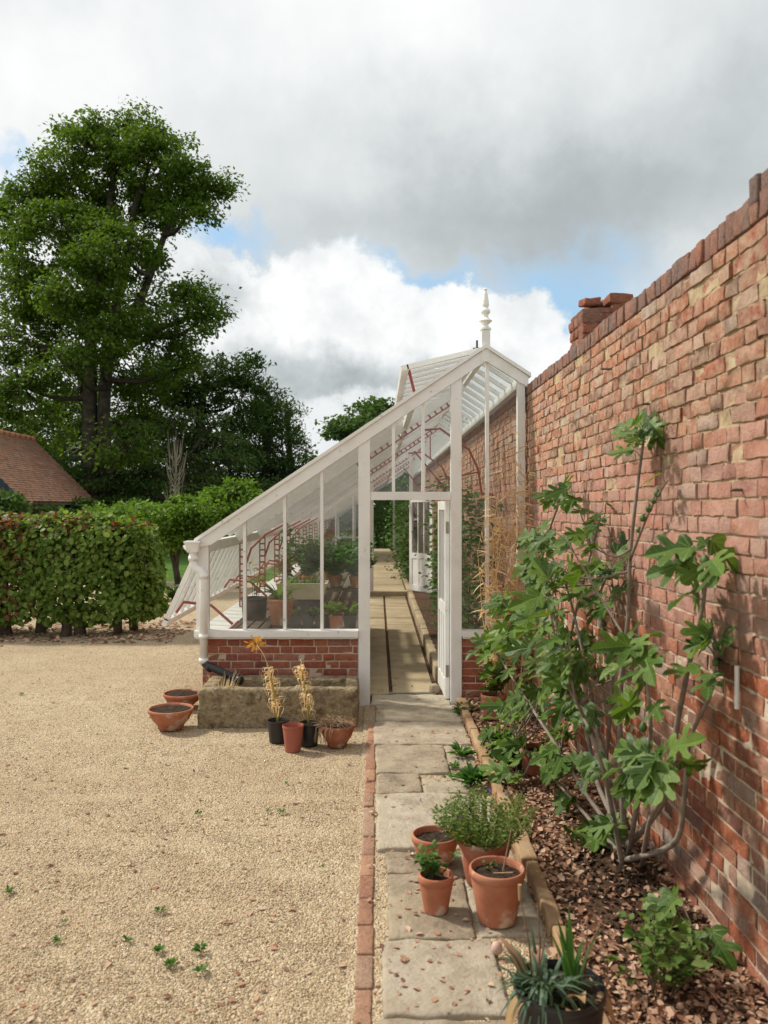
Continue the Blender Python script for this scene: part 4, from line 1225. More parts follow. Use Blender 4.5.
def leaf_at(p, out_dir, size):
    """petiole and one leaf"""
    d = Vector(out_dir)
    pl = size*rf.uniform(.35, .65)
    e = p+d*pl+Vector((0, 0, .02))
    e.x = min(e.x, XW-.04)
    mb.tube([p, p.lerp(e, .5)+Vector((0,0,.01)), e], [.0028, .002, .0018], 4, False)
    dd = Vector((d.x-.15, d.y, d.z*.5-rf.uniform(.15, .75)))
    n = Vector((-.70+rf.gauss(0,.35), -.40+rf.gauss(0,.40), .62+rf.gauss(0,.3)))
    P.append(e); D.append(dd); Q.append(n); S.append(size)
def shoot(c, i0, n, size=.17, spread=1.0):
    for k in range(n):
        t = i0+(1-i0)*rf.random()**.7
        f = t*(len(c)-1); i = min(len(c)-2, int(f)); p = c[i].lerp(c[i+1], f-i)
        a = rf.uniform(0, 6.283)
        d = Vector((-.35+.5*math.cos(a), .95*math.sin(a)*spread, .35+.6*rf.random()-.3*rf.random())).normalized()
        leaf_at(p, d, size*rf.uniform(.6, 1.15))
    tip = c[-1]; ax = (c[-1]-c[-3]).normalized()
    for k in range(5):
        a = k*2.4+rf.random(); d = (ax*.6+Vector((-.3+.5*math.cos(a), .9*math.sin(a), .2*math.cos(a*2)))).normalized()
        leaf_at(tip-ax*.02*k, d, size*rf.uniform(.55, 1.1))
    for k in range(rf.randint(1, 3)):
        t = i0+(1-i0)*rf.random(); f = t*(len(c)-1); i = min(len(c)-2, int(f)); p = c[i].lerp(c[i+1], f-i)
        fr.append(p+Vector((rf.uniform(-.03,.0), rf.uniform(-.025,.025), .01)))
cnt = [15, 6, 8, 7, 16, 11, 15, 12, 18, 6, 13, 9, 12, 0]
for i, c in enumerate(curves):
    if i == 13:
        for k in range(5): fr.append(c[len(c)//3+k]+Vector((rf.uniform(-.03,.01), rf.uniform(-.03,.03), .005)))
        leaf_at(c[-2], (-.3, .4, .6), .10); continue
    if i in (1, 3): shoot(c, .90 if i == 1 else .80, cnt[i], .142)
    elif i == 2: shoot(c, .72, cnt[i], .155)
    else: shoot(c, .42, cnt[i], .142)
# side shoots filling the body of the bush
k = 0
while k < 42:
    px = 556+rf.gauss(0, 42); py = 640+rf.gauss(0, 82); X = rf.uniform(.80, 1.25)
    if not (470 < px < 640 and 480 < py < 800): continue
    if px < 500 and not (585 < py < 770): continue
    if py < 560 and (px < 535 or px > 615): continue
    tip = W_(px, py, X)
    if tip.y > 6.2 or tip.y < 3.6: continue
    best = min((p for c in curves[:12] for p in c[4:-3]), key=lambda p: (p-tip).length+max(0, p.z-tip.z)*2)
    if (best-tip).length > .9: continue
    mid = best.lerp(tip, .5)+Vector((rf.gauss(0,.03), rf.gauss(0,.04), -.05))
    c = sm([best, mid, tip], 4); mb.tube(c, [.007-.004*j/(len(c)-1) for j in range(len(c))], 6)
    shoot(c, .45, 2, .138); k += 1
for (px, py, X) in ((590,850,1.12),(660,765,1.02),(672,775,1.05),(575,845,1.06),(640,770,1.04),(575,800,1.08),(612,765,1.10),(560,770,1.02),(600,715,1.12),(640,705,1.12),(618,830,1.12)):
    for j in range(3): leaf_at(W_(px, py, X), (-.4, rf.uniform(-.7,.7), .1), .135)
mb.build('branches', M['fig_bark'], fig, True)
leafset('leaves', P, D, Q, S, T_FIG, M['fig_leaf'], fig, 1.0, True, jitter=.1)
for p in fr[:34]:
    b = MB(); r = rf.uniform(.012, .019)
    b.lathe([(0,-r*1.0),(r*.6,-r*.8),(r,-.1*r),(r*.85,r*.6),(r*.35,r*1.3),(0,r*1.6)], p, 9); b.build('fig_fruit', M['fig_fruit'], fig, True)

# dead climber against the end of the glasshouse
dc = thing('dead_climber', (1.12, 7.2, .08), 'tall dead straw-coloured climber standing against the end post of the glasshouse', 'plant')
mb = MB(); P = []; D = []; Q = []
for i in range(52):
    x0 = 1.12+rf.uniform(-.14,.16); y0 = 7.22+rf.uniform(-.10,.12); h = rf.uniform(.9, 2.6)
    if abs(x0-1.15) > .1: h *= .85
    pts = [Vector((x0, y0, .08))]
    for k in range(1, 7):
        pts.append(Vector((x0+rf.gauss(0,.018)*k**.6+(.012*k if x0 > 1.1 else -.002*k), y0+rf.gauss(0,.015)*k**.6, .08+h*k/6)))
    for p in pts:
        p.y = min(p.y, 7.36); p.x = min(p.x, XW-.03)
    mb.tube(pts, [.004,.0036,.0032,.003,.0025,.002,.0012], 5, False)
    for k in range(26):
        f = 1.0+4.9*rf.random(); j = int(f); p = pts[j].lerp(pts[j+1], f-j)
        a = rf.uniform(0, 6.283); P.append(p); D.append((math.cos(a), math.sin(a)*.7-.2, rf.uniform(-.9,.35))); Q.append((rf.gauss(0,1), rf.gauss(0,1), 1))
mb.build('stems', M['straw'], dc, True)
leafset('dead_leaves', P, D, Q, [rf.uniform(.05, .13) for _ in P], T_BLADE, M['straw'], dc, .13)
# pots at the far end of the bed
r_, c = pot('potted_plant', (.95, 6.75, .07), .105, .20, M['terracotta'], 'terracotta pot with a shrubby cutting beneath the fig at the far end of the bed', 'potted plant', None, seed=41)
sprigs(r_, c, 12, .42, .22, M['shrub_leaf'], .09, 7, width=.8)
r_, c = pot('terracotta_pot', (1.02, 5.35, .07), .10, .17, M['terracotta_old'], 'half hidden terracotta pot in the bed under the fig leaves', 'pot', None, seed=42)
r_, c = pot('plastic_pot', (1.20, 6.75, .07), .10, .15, M['grey_plastic'], 'blue-grey plastic pot at the far end of the bed by the dead climber', 'pot', None, seed=43, wob=0)
root = thing('leafy_plant', (.88, 5.9, .08), 'low clump of pale green leaves in the bed beside the edging', 'plant')
straps(root, Vector((.88, 5.9, .07)), 34, .22, .05, M['pot_leaf'], .6, 'leaves', .06, 1.0, .5)
root = thing('leafy_plant', (.92, 5.45, .08), 'second clump of lobed green leaves under the fig, nearer the camera', 'plant')
sprigs(root, Vector((.92, 5.45, .07)), 12, .2, .18, M['shrub_leaf'], .10, 4, width=.9)

# ================================================================= plants inside the glasshouse
def climber(y, x, h, label, n=420, m='mid_leaf', w=.28, group='climbers on the wall inside the glasshouse', ls=.07):
    root = thing('climbing_plant', (x, y, .16), label, 'climbing plant', group)
    mb = MB(); P=[]; D=[]; Q=[]
    for i in range(7):
        a = Vector((x+rf.uniform(-.05,.05), y+rf.uniform(-.2,.2), .16)); e = Vector((x+rf.uniform(-.15,.12), y+rf.uniform(-.5,.5), .16+h*rf.uniform(.6,1)))
        mb.tube([a, a.lerp(e,.5)+Vector((rf.uniform(-.08,.05), rf.uniform(-.1,.1), 0)), e], [.007,.005,.003], 5, False)
    mb.build('stems', M['twig'], root)
    for i in range(n):
        t = rf.random(); P.append((x+rf.gauss(-.02, w*.5)*(.7+.3*t), y+rf.gauss(0,.34), .2+h*t)); a = rf.uniform(0,6.283)
        D.append((math.cos(a)-.3, math.sin(a)*.8, -.2+rf.random()*.6)); Q.append((-.5+rf.gauss(0,.4), rf.gauss(0,.4)-.2, .8))
    P = [(min(p[0], XW-.03), p[1], p[2]) for p in P]
    leafset('leaves', P, D, Q, ls, T_OVAL, M[m], root, .85)
climber(9.4, 1.10, 1.75, 'leafy climber on the wall just inside the first glass bay', 950, 'mid_leaf')
climber(11.0, .98, 2.0, 'tall leafy climber spilling towards the path beyond the first bay', 1100, 'mid_leaf', .34)
climber(12.8, 1.08, 1.4, 'low bushy plant beside the inner path before the second door', 700, 'mid_leaf', .24)
climber(14.0, 1.12, .8, 'low bright leafy plant at the kerb in front of the second door', 400, 'pot_leaf', .22)
climber(18.5, .80, 1.3, 'leafy green plant just beyond the second open door', 800, 'mid_leaf', .46, ls=.09)
climber(20.5, .75, 1.7, 'dense green foliage overhanging the far inner path', 900, 'mid_leaf', .50, ls=.09)
climber(24, .80, 2.0, 'far leafy climber near the back of the glasshouse', 420, 'mid_leaf', .40)
# bench and what stands on it
bench = thing('staging', (-.9, 9.6, 0), 'long brown slatted staging bench behind the glass', 'bench')
for k in range(11):
    x = -1.36+.108*k; mb = MB(); mb.box(x, x+.085, 7.75, 12.2, .615, .64); mb.build('slat', M['staging'], bench)
for (x, y) in ((-1.3, 7.8), (-.26, 7.8), (-1.3, 10), (-.26, 10), (-1.3, 12.1), (-.26, 12.1)):
    mb = MB(); mb.box(x-.03, x+.03, y-.03, y+.03, .014, .59); mb.build('leg', M['staging'], bench)
for y in (7.8, 10, 12.1):
    mb = MB(); mb.box(-1.35, -.18, y-.02, y+.02, .591, .614); mb.build('bearer', M['staging'], bench)
tier = thing('staging', (-.62, 9.45, .64), 'raised back tier of brown slats on the staging bench', 'bench')
for k in range(4):
    x = -.95+.2*k; mb = MB(); mb.box(x, x+.13, 9.2, 12.0, .86, .88); mb.build('slat', M['staging'], tier)
for (x, y) in ((-.93, 9.23), (-.24, 9.23), (-.93, 11.9), (-.24, 11.9)):
    mb = MB(); mb.box(x-.02, x+.02, y-.02, y+.02, .64, .859); mb.build('leg', M['staging'], tier)
zb = .64
r_, c = pot('black_tub', (-1.29, 8.55, zb), .14, .23, M['black_plastic'], 'wide black plastic tub on the staging behind the glass', 'tub', None, pot_profile(.14, .23, .03, .86, .006), seed=51, wob=0)
sprigs(r_, c, 5, .55, .16, M['dead_leaf'], .08, 7, width=.4)
r_, c = pot('potted_plant', (-.965, 8.15, zb), .135, .26, M['terracotta'], 'big ribbed terracotta pot with drooping pale green leaves on the staging', 'potted plant', None, seed=52)
straps(r_, c, 44, .34, .045, M['bright_leaf'], .75, 'leaves', .06, 1.0, .95)
TX = -.17
tray = thing('cream_trough', (-.77, 8.75, zb), 'cream glazed planter with grassy seedlings on the staging', 'planter')
mb = MB(); mb.add([(-.84,8.60,zb+.20),(-.42,8.60,zb+.20),(-.42,8.90,zb+.20),(-.84,8.90,zb+.20),(-.90,8.56,zb+.37),(-.36,8.56,zb+.37),(-.36,8.94,zb+.37),(-.90,8.94,zb+.37),
                   (-.87,8.59,zb+.37),(-.39,8.59,zb+.37),(-.39,8.91,zb+.37),(-.87,8.91,zb+.37),(-.87,8.59,zb+.33),(-.39,8.59,zb+.33),(-.39,8.91,zb+.33),(-.87,8.91,zb+.33)],
    [(0,3,2,1),(0,1,5,4),(1,2,6,5),(2,3,7,6),(3,0,4,7),(4,5,9,8),(5,6,10,9),(6,7,11,10),(7,4,8,11),(8,9,13,12),(9,10,14,13),(10,11,15,14),(11,8,12,15)]); mb.V = [(x+TX, y, z) for x, y, z in mb.V]; mb.build('planter', M['cream'], tray)
mb = MB(); mb.box(-.865+TX,-.395+TX,8.595,8.905,zb+.31,zb+.335); mb.build('soil', M['soil'], tray)
mb = MB(); mb.box(-.80+TX,-.46+TX,8.63,8.87,zb+.001,zb+.199); mb.build('block', M['grey_plastic'], tray)
for x in (-.92, -.77, -.65): straps(tray, Vector((x, 8.75, zb+.33)), 26, .16, .012, M['herb_leaf'], .4, 'seedlings', .08, 1, .3)
def square_pot(x, y, z, s, h, m):
    mb = MB(); a = s*.38; b = s*.5
    mb.add([(x-a,y-a,z),(x+a,y-a,z),(x+a,y+a,z),(x-a,y+a,z),(x-b,y-b,z+h),(x+b,y-b,z+h),(x+b,y+b,z+h),(x-b,y+b,z+h),(x-b+.005,y-b+.005,z+h-.015),(x+b-.005,y-b+.005,z+h-.015),(x+b-.005,y+b-.005,z+h-.015),(x-b+.005,y+b-.005,z+h-.015)],
           [(0,3,2,1),(0,1,5,4),(1,2,6,5),(2,3,7,6),(3,0,4,7),(4,5,9,8),(5,6,10,9),(6,7,11,10),(7,4,8,11),(8,9,10,11)])
    return mb
labs = ['leftmost of the three small grey pots on the staging', 'middle one of the three small grey pots on the staging', 'rightmost of the three small grey pots on the staging']
for i in range(3):
    x = -.79+.12*i
    root = thing('seedling_pot', (x, 7.86, zb), labs[i]+', with a sparse seedling', 'seedling pot', 'small pots along the front of the staging')
    square_pot(x, 7.86, zb, .105, .13, 0).build('pot', M['grey_plastic'], root)
    sprigs(root, Vector((x, 7.86, zb+.11)), 5, .12, .05, M['mid_leaf'], .035, 6)
spec = [(-.45, 7.95, 'black_plastic', 'dark pot at the left of the bushy seedlings behind the last pane'), (-.40, 7.82, 'cream', 'buff pot with a bushy bright seedling behind the last pane'), (-.265, 7.84, 'black_plastic', 'black pot with a bushy bright seedling next to the door post')]
for (x, y, m, lab) in spec:
    root = thing('seedling_pot', (x, y, zb), lab, 'seedling pot', 'small pots along the front of the staging')
    square_pot(x, y, zb, .13, .14, 0).build('pot', M[m] if m != 'cream' else M['terracotta_old'], root)
    sprigs(root, Vector((x, y, zb+.12)), 14, .15, .10, M['bright_leaf'], .04, 9)
up = [(-.80, 9.5, 'potted shrub with dense dark green foliage on the raised tier', .50, .24, 'dark'), (-.50, 9.6, 'bushy green pot plant beside the dense shrub on the tier', .34, .22, ''),
      (-.25, 9.45, 'leafy pale green pot plant at the door end of the tier', .34, .20, ''), (-.62, 10.6, 'leafy pot plant farther back on the tier', .40, .25, 'dark'), (-.30, 10.9, 'farthest leafy pot plant on the tier', .38, .22, '')]
for i, (x, y, lab, h, s, k) in enumerate(up):
    r_, c = pot('potted_plant', (x, y, .88), .085, .14, M['terracotta'], lab, 'potted plant', 'pot plants on the raised tier', seed=60+i, n=20)
    sprigs(r_, c, 60, h*1.15, s*1.25, M['mid_leaf'] if k else M['pot_leaf'], .06, 13, width=.85)
r_, c = pot('potted_plant', (-1.10, 10.1, zb), .10, .18, M['terracotta'], 'tall thin climbing plant in a pot farther back on the staging', 'potted plant', None, seed=70, n=20)
sprigs(r_, c, 9, .95, .18, M['mid_leaf'], .08, 10)
r_, c = pot('potted_plant', (-1.30, 11.2, zb), .10, .18, M['terracotta_old'], 'rusty leaved plant in a pot at the back of the staging', 'potted plant', None, seed=71, n=20)
sprigs(r_, c, 9, .6, .16, M['dead_leaf'], .08, 9, width=.4)
# ================================================================= hedge
hd = thing('hedge', (-5.0, 12.3, 0), 'clipped green hedge with reddish tips on bare stems at the edge of the gravel', 'hedge')
hx0, hx1, hy0, hy1, hz1 = -10.5, -3.20, 11.35, 12.35, 1.69
def hedge_pts(n, depth):
    P = []; Nn = []
    while len(P) < n:
        f = rng.random()
        x = hx0+(hx1-hx0)*rng.random(); 
        if f < .48: p = [x, hy0, .22+(hz1-.22)*rng.random()]; q = (0,-1,.25)
        elif f < .76: p = [x, hy0+(hy1-hy0)*rng.random(), hz1]; q = (0,-.2,1)
        elif f < .93: p = [hx1, hy0+(hy1-hy0)*rng.random(), .25+(hz1-.25)*rng.random()]; q = (1,-.1,.3)
        else: p = [x, hy0+(hy1-hy0)*rng.random(), .35]; q = (0,0,-.3)
        if p[0] < -6.6 and rng.random() < .55: continue
        # round the top edge and the end, and let the surface swell unevenly
        ez = max(0, p[2]-(hz1-.38))/.38; ey = max(0, (hy0+.38)-p[1])/.38; ex = max(0, p[0]-(hx1-.42))/.42
        r = math.sqrt(ez*ez+ey*ey+ex*ex)
        if r > 1:
            p[2] -= .38*ez*(1-1/r); p[1] += .38*ey*(1-1/r); p[0] -= .42*ex*(1-1/r)
        lump = .14*noise.noise((p[0]*1.6, p[1]*1.6, p[2]*1.8))+.06*noise.noise((p[0]*4.5, p[1]*4.5, p[2]*4.5))
        dd = lump-abs(rng.normal())*depth
        if noise.noise((p[0]*2.1+9, p[1]*2.1, p[2]*2.1)) < -.28 and rng.random() < .7: continue
        qn = Vector(q).normalized(); p = Vector(p)+qn*dd
        if p.z < .27+.26*noise.noise((p.x*2.3, p.y, 7)) and rng.random() < .88: continue
        P.append(tuple(p)); Nn.append(tuple(qn))
    return np.array(P), np.array(Nn)
P, Q = hedge_pts(15500, .09)
red = ((P[:, 2] > 1.45)*.20+(P[:, 0] < -4.75)*.06+(P[:, 0] < -5.0)*(P[:,2]<1.25)*.10) > rng.random(len(P))*np.where(np.array([noise.noise((p[0]*2, p[1]*2, p[2]*2)) for p in P]) > .0, .45, 1.6)
D = rdir(len(P))*.8+Q*.35; D[:, 2] -= .45
NN = Q+rdir(len(P))*.55; NN[:, 2] += .35
s = .062+.03*rng.random(len(P))
leafset('foliage', P[~red], D[~red], NN[~red], s[~red], T_OVAL, M['hedge_leaf'], hd, .95)
leafset('copper_foliage', P[red], D[red], NN[red], s[red], T_OVAL, M['copper_leaf'], hd, .95)
P, Q = hedge_pts(9000, .30)
leafset('inner_foliage', P-Q*.18, rdir(len(P)), rdir(len(P)), .085, T_OVAL, M['hedge_leaf'], hd, .95)
mb = MB(); rs = random.Random(3)
stems = [(-3.72, 11.72), (-3.82, 12.0), (-4.25, 11.7), (-4.42, 11.62), (-3.6, 12.1), (-4.9, 11.9), (-5.3, 11.7), (-5.6, 12.2), (-6.1, 11.8), (-6.7, 12), (-7.3, 12), (-8, 12), (-8.8, 12), (-9.6, 12)]
for (x, y) in stems:
    m = MB(); p = Vector((x, y, -.02)); r = rs.uniform(.045, .075)
    pts = [p, p+Vector((rs.uniform(-.05,.05), rs.uniform(-.05,.05), .4)), p+Vector((rs.uniform(-.1,.1), rs.uniform(-.1,.1), .9)), p+Vector((rs.uniform(-.1,.1), 0, 1.4))]
    m.tube(pts, [r*1.25, r, r*.7, r*.3], 9); m.build('trunk', M['bark'], hd, True)
for i in range(520):
    x = rs.uniform(hx0+.2, hx1-.1); y = rs.uniform(hy0+.15, hy1-.2); z = rs.uniform(.35, 1.1)
    p = Vector((x, y, z)); e = p+Vector((rs.gauss(0,.2), rs.gauss(-.1,.25), rs.uniform(.1,.6)))
    e.x = min(e.x, hx1-.05); e.y = max(e.y, hy0+.04); e.z = min(e.z, hz1-.05)
    mb.tube([p, p.lerp(e,.5)+Vector((0,0,.04)), e], [.012,.008,.004], 5, False)
mb.build('twigs', M['bark'], hd)
n = 2600
xx = -9+6.2*rng.random(n); yy = 10.9+2.2*rng.random(n)-.9*(xx < -4.9)*rng.random(n)
zz = np.array([ground_z(a, b) for a, b in zip(xx, yy)])+.01
nn = rdir(n)*.4; nn[:, 2] = 1
props(leafset('leaf_litter', np.c_[xx, yy, zz], rdir(n)*(1,1,.2), nn, .05+.03*rng.random(n), T_OVAL, M['mulch'], width=.8), 'dark reddish leaf litter beneath the hedge', None, None, 'stuff')

# ================================================================= trees
def tree(name, label, base, trunk, lobes, m, leaf=.16, per=60, clump=.8, flat=.45, nclump=1.0, group=None, r0=.4, bark='tree_bark', tmpl=T_DIA, width=.7, droop=.0, seed=1, twig=.02, cat='tree', limbs=True, up=0.0):
    """lobes: (centre, (rx, ry, rz), clumps, thinness)"""
    rr = np.random.default_rng(seed)
    root = thing(name, tuple(base), label, cat, group)
    mb = MB()
    for (pts, r) in trunk:
        c = sm([Vector(p) for p in pts], 5); mb.tube(c, [r*(1-.72*k/(len(c)-1)) for k in range(len(c))], 10)
    tp = [p for (pts, r) in trunk for p in sm([Vector(q) for q in pts], 6)]
    allp = []; alln = []; alls = []
    for (c, rad, nc, thin) in lobes:
        c = Vector(c); nc = max(3, int(nc*nclump))
        if limbs:
            b = min(tp, key=lambda p: (p-c).length+max(0, p.z-c.z+.2)*1.5)
            mid = b.lerp(c, .5)+Vector((0, 0, -.1*(b-c).length))
            lc = sm([b, mid, c], 4); L = (b-c).length
            rl = min(r0*.45, .03+.035*L)
            mb.tube(lc, [rl*(1-.75*k/(len(lc)-1)) for k in range(len(lc))], 7, False)
        for k in range(nc):
            u = rr.normal(size=3); u /= np.linalg.norm(u)
            q = rr.random()**(.42)
            q = .35+.70*q if q > .3 else q
            w = 1+.35*noise.noise(tuple(np.array(c)*.31+u*1.7))
            cc = np.array(c)+u*np.array(rad)*q*w
            if twig: 
                e = Vector(cc); s0 = Vector(c).lerp(e, .25)
                mb.tube([s0, s0.lerp(e, .55)+Vector((0,0,-.12*(e-s0).length)), e], [twig*1.6, twig, twig*.4], 4, False)
            npl = int(per*(.5+rr.random())*(1-thin))
            cl = clump*(.6+.8*rr.random())
            ax = np.array([u[0], u[1], .1*u[2]-droop])
            t = rr.normal(size=(npl, 3)); t = t/np.linalg.norm(t, axis=1, keepdims=True)*(rr.random((npl, 1))**.5)*np.array([1, 1, flat])*cl*.75
            # sprays reach outward
            t += ax[None, :]*(rr.random(npl)*cl*.5)[:, None]
            allp.append(cc+t)
            nrm = np.tile(np.array([0, 0, 1.0]), (npl, 1))+rr.normal(size=(npl, 3))*.55+u*.35
            alln.append(nrm)
            dd = rr.normal(size=(npl, 3))*.7+ax*.9; dd[:, 2] += up-.25
            alls.append(dd)
    P = np.concatenate(allp); Nn = np.concatenate(alln); D = np.concatenate(alls)
    mb.build('trunk', M[bark], root, True)
    leafset('crown', P, D, Nn, leaf, tmpl, M[m], root, width, jitter=.35)
    return root
def lobes_px(L, z, dep, k=1.0, sh=1.0):
    """(px, py, rx, ry, dz, clumps, thin) seen at about distance z -> lobes"""
    o = []
    for (px, py, rx, ry, dz, nc, th) in L:
        d = z+dz; s = d/F
        o.append((PZ(px, py, d), (rx*s*sh, min(dep, .5*(rx+ry)*s), ry*s*sh), nc*k, th))
    return o
# the great tree
Z = 34.0
L = [(118,158,58,42,0,34,0),(165,172,40,36,-1,22,0),(70,178,40,34,1,20,0),(120,130,46,18,0,14,.1),(200,190,28,16,-1,11,.2),(212,186,12,8,-1,5,.3),(188,215,20,10,-2,7,.3),
     (35,200,30,26,0,15,.1),(14,230,22,36,1,14,.1),(60,228,40,28,-2,20,0),(125,214,44,28,2,18,.1),(160,206,22,16,1,8,.15),(64,128,8,6,0,3,.4),
     (22,285,34,34,-1,22,.1),(70,280,40,30,2,20,.1),(135,262,24,24,0,9,.2),(30,335,44,30,1,22,.1),(85,330,40,32,3,16,.1),(140,300,26,26,1,11,.2),
     (168,330,34,24,-1,14,.25),(192,300,22,16,-3,11,.45),(206,316,14,16,-3,8,.5),(184,285,14,10,-3,6,.5),
     (20,385,44,34,0,22,.1),(75,385,30,36,4,12,.15),(135,375,38,30,2,16,.1),(180,368,30,22,0,9,.3),(125,445,30,20,-4,7,.4),(70,365,24,14,-4,5,.4),(118,330,20,14,-4,4,.4),(95,235,30,26,0,14,.1),(95,265,26,24,-4,12,.1),(110,310,26,24,-4,11,.15),(80,300,26,24,-4,11,.1),(100,350,26,18,-4,7,.3),(120,245,30,20,-3,12,.1),(10,440,44,34,1,18,.1),(60,440,40,36,5,16,0),(150,420,36,30,3,14,.1)]
def tp(px, py, dz=0): return PZ(px, py, Z+dz)
g1 = Vector(((92-VX)/F*Z, Z, -.1)); g2 = Vector(((106-VX)/F*Z, Z+.6, -.1))
tree('broadleaf_tree', 'huge spreading broadleaf tree with two bare trunks, tallest in the picture', (g1.x, Z, 0),
     [([g1, tp(90,440), tp(90,380), tp(92,330), tp(100,270), tp(110,205), tp(116,150)], .36), ([g2, tp(104,430), tp(107,370), tp(116,310), tp(128,260), tp(134,210), tp(150,165)], .31),
      ([tp(107,345), tp(140,300), tp(170,225), tp(205,196)], .22), ([tp(96,300), tp(70,250), tp(40,215)], .22), ([tp(92,330), tp(55,300), tp(15,280)], .22), ([tp(108,360), tp(150,335), tp(200,310)], .18), ([tp(91,380), tp(50,350), tp(10,340)], .18)],
     lobes_px(L, Z, 4.2, 1.0, .93), 'beech_leaf', .165, 105, .82, .65, 2.15, r0=.32, seed=3, twig=.022, droop=.08, width=.6)
# dark yews and conifers behind
D1 = [(190,385,45,28,0,26,0),(225,372,30,18,-1,14,0),(160,400,40,40,1,22,0),(215,420,45,40,0,26,0),(240,400,18,26,-1,12,0),(150,450,50,40,1,26,0),(210,465,50,36,-1,26,0)]
tree('yew_tree', 'dark dense yew rising to the right of the great tree', PZ(200, 540, 39)*Vector((1,1,0)) if False else ((200-VX)/F*39, 39, 0),
     [([Vector(((200-VX)/F*39, 39, -.1)), PZ(200, 440, 39), PZ(205, 370, 39)], .4)], lobes_px(D1, 39, 3.5), 'dark_leaf', .22, 110, 1.0, .5, 1.3, group='dark evergreens behind the hedge', seed=5, up=.5, width=.45)
D2 = [(268,398,10,14,0,8,0),(262,420,22,18,0,14,0),(270,450,30,24,0,20,0),(262,480,38,26,0,22,0),(282,470,24,22,0,14,0),(248,440,24,30,1,16,0)]
tree('yew_tree', 'dark pointed evergreen standing right of the dense yew', ((265-VX)/F*41, 41, 0),
     [([Vector(((265-VX)/F*41, 41, -.1)), PZ(266, 450, 41), PZ(268, 392, 41)], .35)], lobes_px(D2, 41, 3.0), 'dark_leaf', .22, 110, .9, .6, 1.3, group='dark evergreens behind the hedge', seed=6, up=.7, width=.4)
D3 = [(288,415,10,12,0,8,.1),(290,440,15,18,0,12,.1),(294,470,14,20,0,12,.1),(286,490,16,14,0,10,.1)]
tree('conifer_tree', 'paler grey-green conifer at the right end of the evergreens', ((291-VX)/F*44, 44, 0),
     [([Vector(((291-VX)/F*44, 44, -.1)), PZ(290, 460, 44), PZ(288, 408, 44)], .25)], lobes_px(D3, 44, 2.0), 'olive_leaf', .2, 90, .8, .5, 1.2, group='dark evergreens behind the hedge', seed=7, up=.6, width=.35)
D4 = [(60,455,60,40,0,26,0),(0,470,50,40,0,18,0),(120,470,50,40,0,26,0),(30,420,60,36,1,22,0),(110,420,50,40,1,22,0),(-60,450,50,50,0,20,0),(-40,400,50,50,1,18,0)]
tree('yew_tree', 'broad dark evergreen filling the space beneath the great tree', ((60-VX)/F*43, 43, 0),
     [([Vector(((60-VX)/F*43, 43, -.1)), PZ(60, 460, 43), PZ(60, 400, 43)], .4)], lobes_px(D4, 43, 4), 'dark_leaf', .24, 110, 1.2, .5, 1.4, group='dark evergreens behind the hedge', seed=8, width=.5)
D5 = [(165,430,26,10,0,9,.25),(195,418,24,8,0,8,.3),(212,440,26,10,0,9,.25),(180,455,36,10,0,11,.2),(222,462,22,10,0,8,.2),(150,470,30,12,0,10,.2),(200,482,34,12,0,11,.2),(130,485,26,12,0,9,.2)]
tree('feathery_tree', 'feathery mid-green tree with layered sprays in front of the dark yew', ((185-VX)/F*33, 33, 0),
     [([Vector(((185-VX)/F*33, 33, -.1)), PZ(183, 470, 33), PZ(178, 440, 33), PZ(170, 415, 33)], .16), ([PZ(183, 465, 33), PZ(200, 440, 33), PZ(215, 425, 33)], .1)], lobes_px(D5, 33, 2.2), 'olive_leaf', .17, 80, 1.0, .25, 1.5, seed=9, droop=.15, width=.45)
D6 = [(55,470,28,16,0,9,.1),(125,455,24,14,0,9,.2),(110,490,28,18,0,11,.1),(150,495,30,16,0,10,.1)]
tree('understorey_shrub', 'loose leafy shrub growing behind the tiled outbuilding', ((115-VX)/F*33.5, 33.5, 0),
     [([Vector(((115-VX)/F*33.5, 33.5, -.1)), PZ(116, 480, 33.5)], .1)], lobes_px(D6, 33.5, 1.6), 'mid_leaf', .17, 80, .9, .35, 1.4, seed=10, width=.5, cat='shrub')
# slender bare tree
bt = thing('bare_tree', ((174-VX)/F*27, 27, 0), 'small bare pale-twigged tree in front of the evergreens', 'tree')
mb = MB(); rb = random.Random(2)
b0 = Vector(((174-VX)/F*27, 27, -.05)); t0 = PZ(176, 450, 27); mb.tube([b0, b0.lerp(t0,.5), t0], [.06,.045,.012], 7)
for i in range(44):
    p = b0.lerp(t0, rb.uniform(.42,.9)); a = rb.uniform(0,6.283); e = p+Vector((.38*math.cos(a)*rb.uniform(.4,1.1), .38*math.sin(a), rb.uniform(.5,1.25)))
    mb.tube([p, p.lerp(e,.4)+Vector((.1*math.cos(a),.1*math.sin(a),.0)), e], [.018,.012,.005], 5, False)
mb.build('trunk', M['pale_twig'], bt, True)
# tree beyond the glasshouse
E = [(370,415,24,16,0,14,.15),(388,406,12,9,0,7,.25),(345,432,16,12,0,9,.2),(395,425,24,22,0,14,.1),(430,430,30,26,0,14,.1),(365,445,34,22,0,14,.1),(340,470,30,26,0,12,.1)]
tree('broadleaf_tree', 'distant light green tree showing above the glasshouse roof', ((380-VX)/F*46, 46, 0),
     [([Vector(((380-VX)/F*46, 46, -.1)), PZ(380, 450, 46), PZ(378, 412, 46)], .3)], lobes_px(E, 46, 2.4), 'mid_leaf', .26, 85, 1.1, .5, 1.3, seed=12)
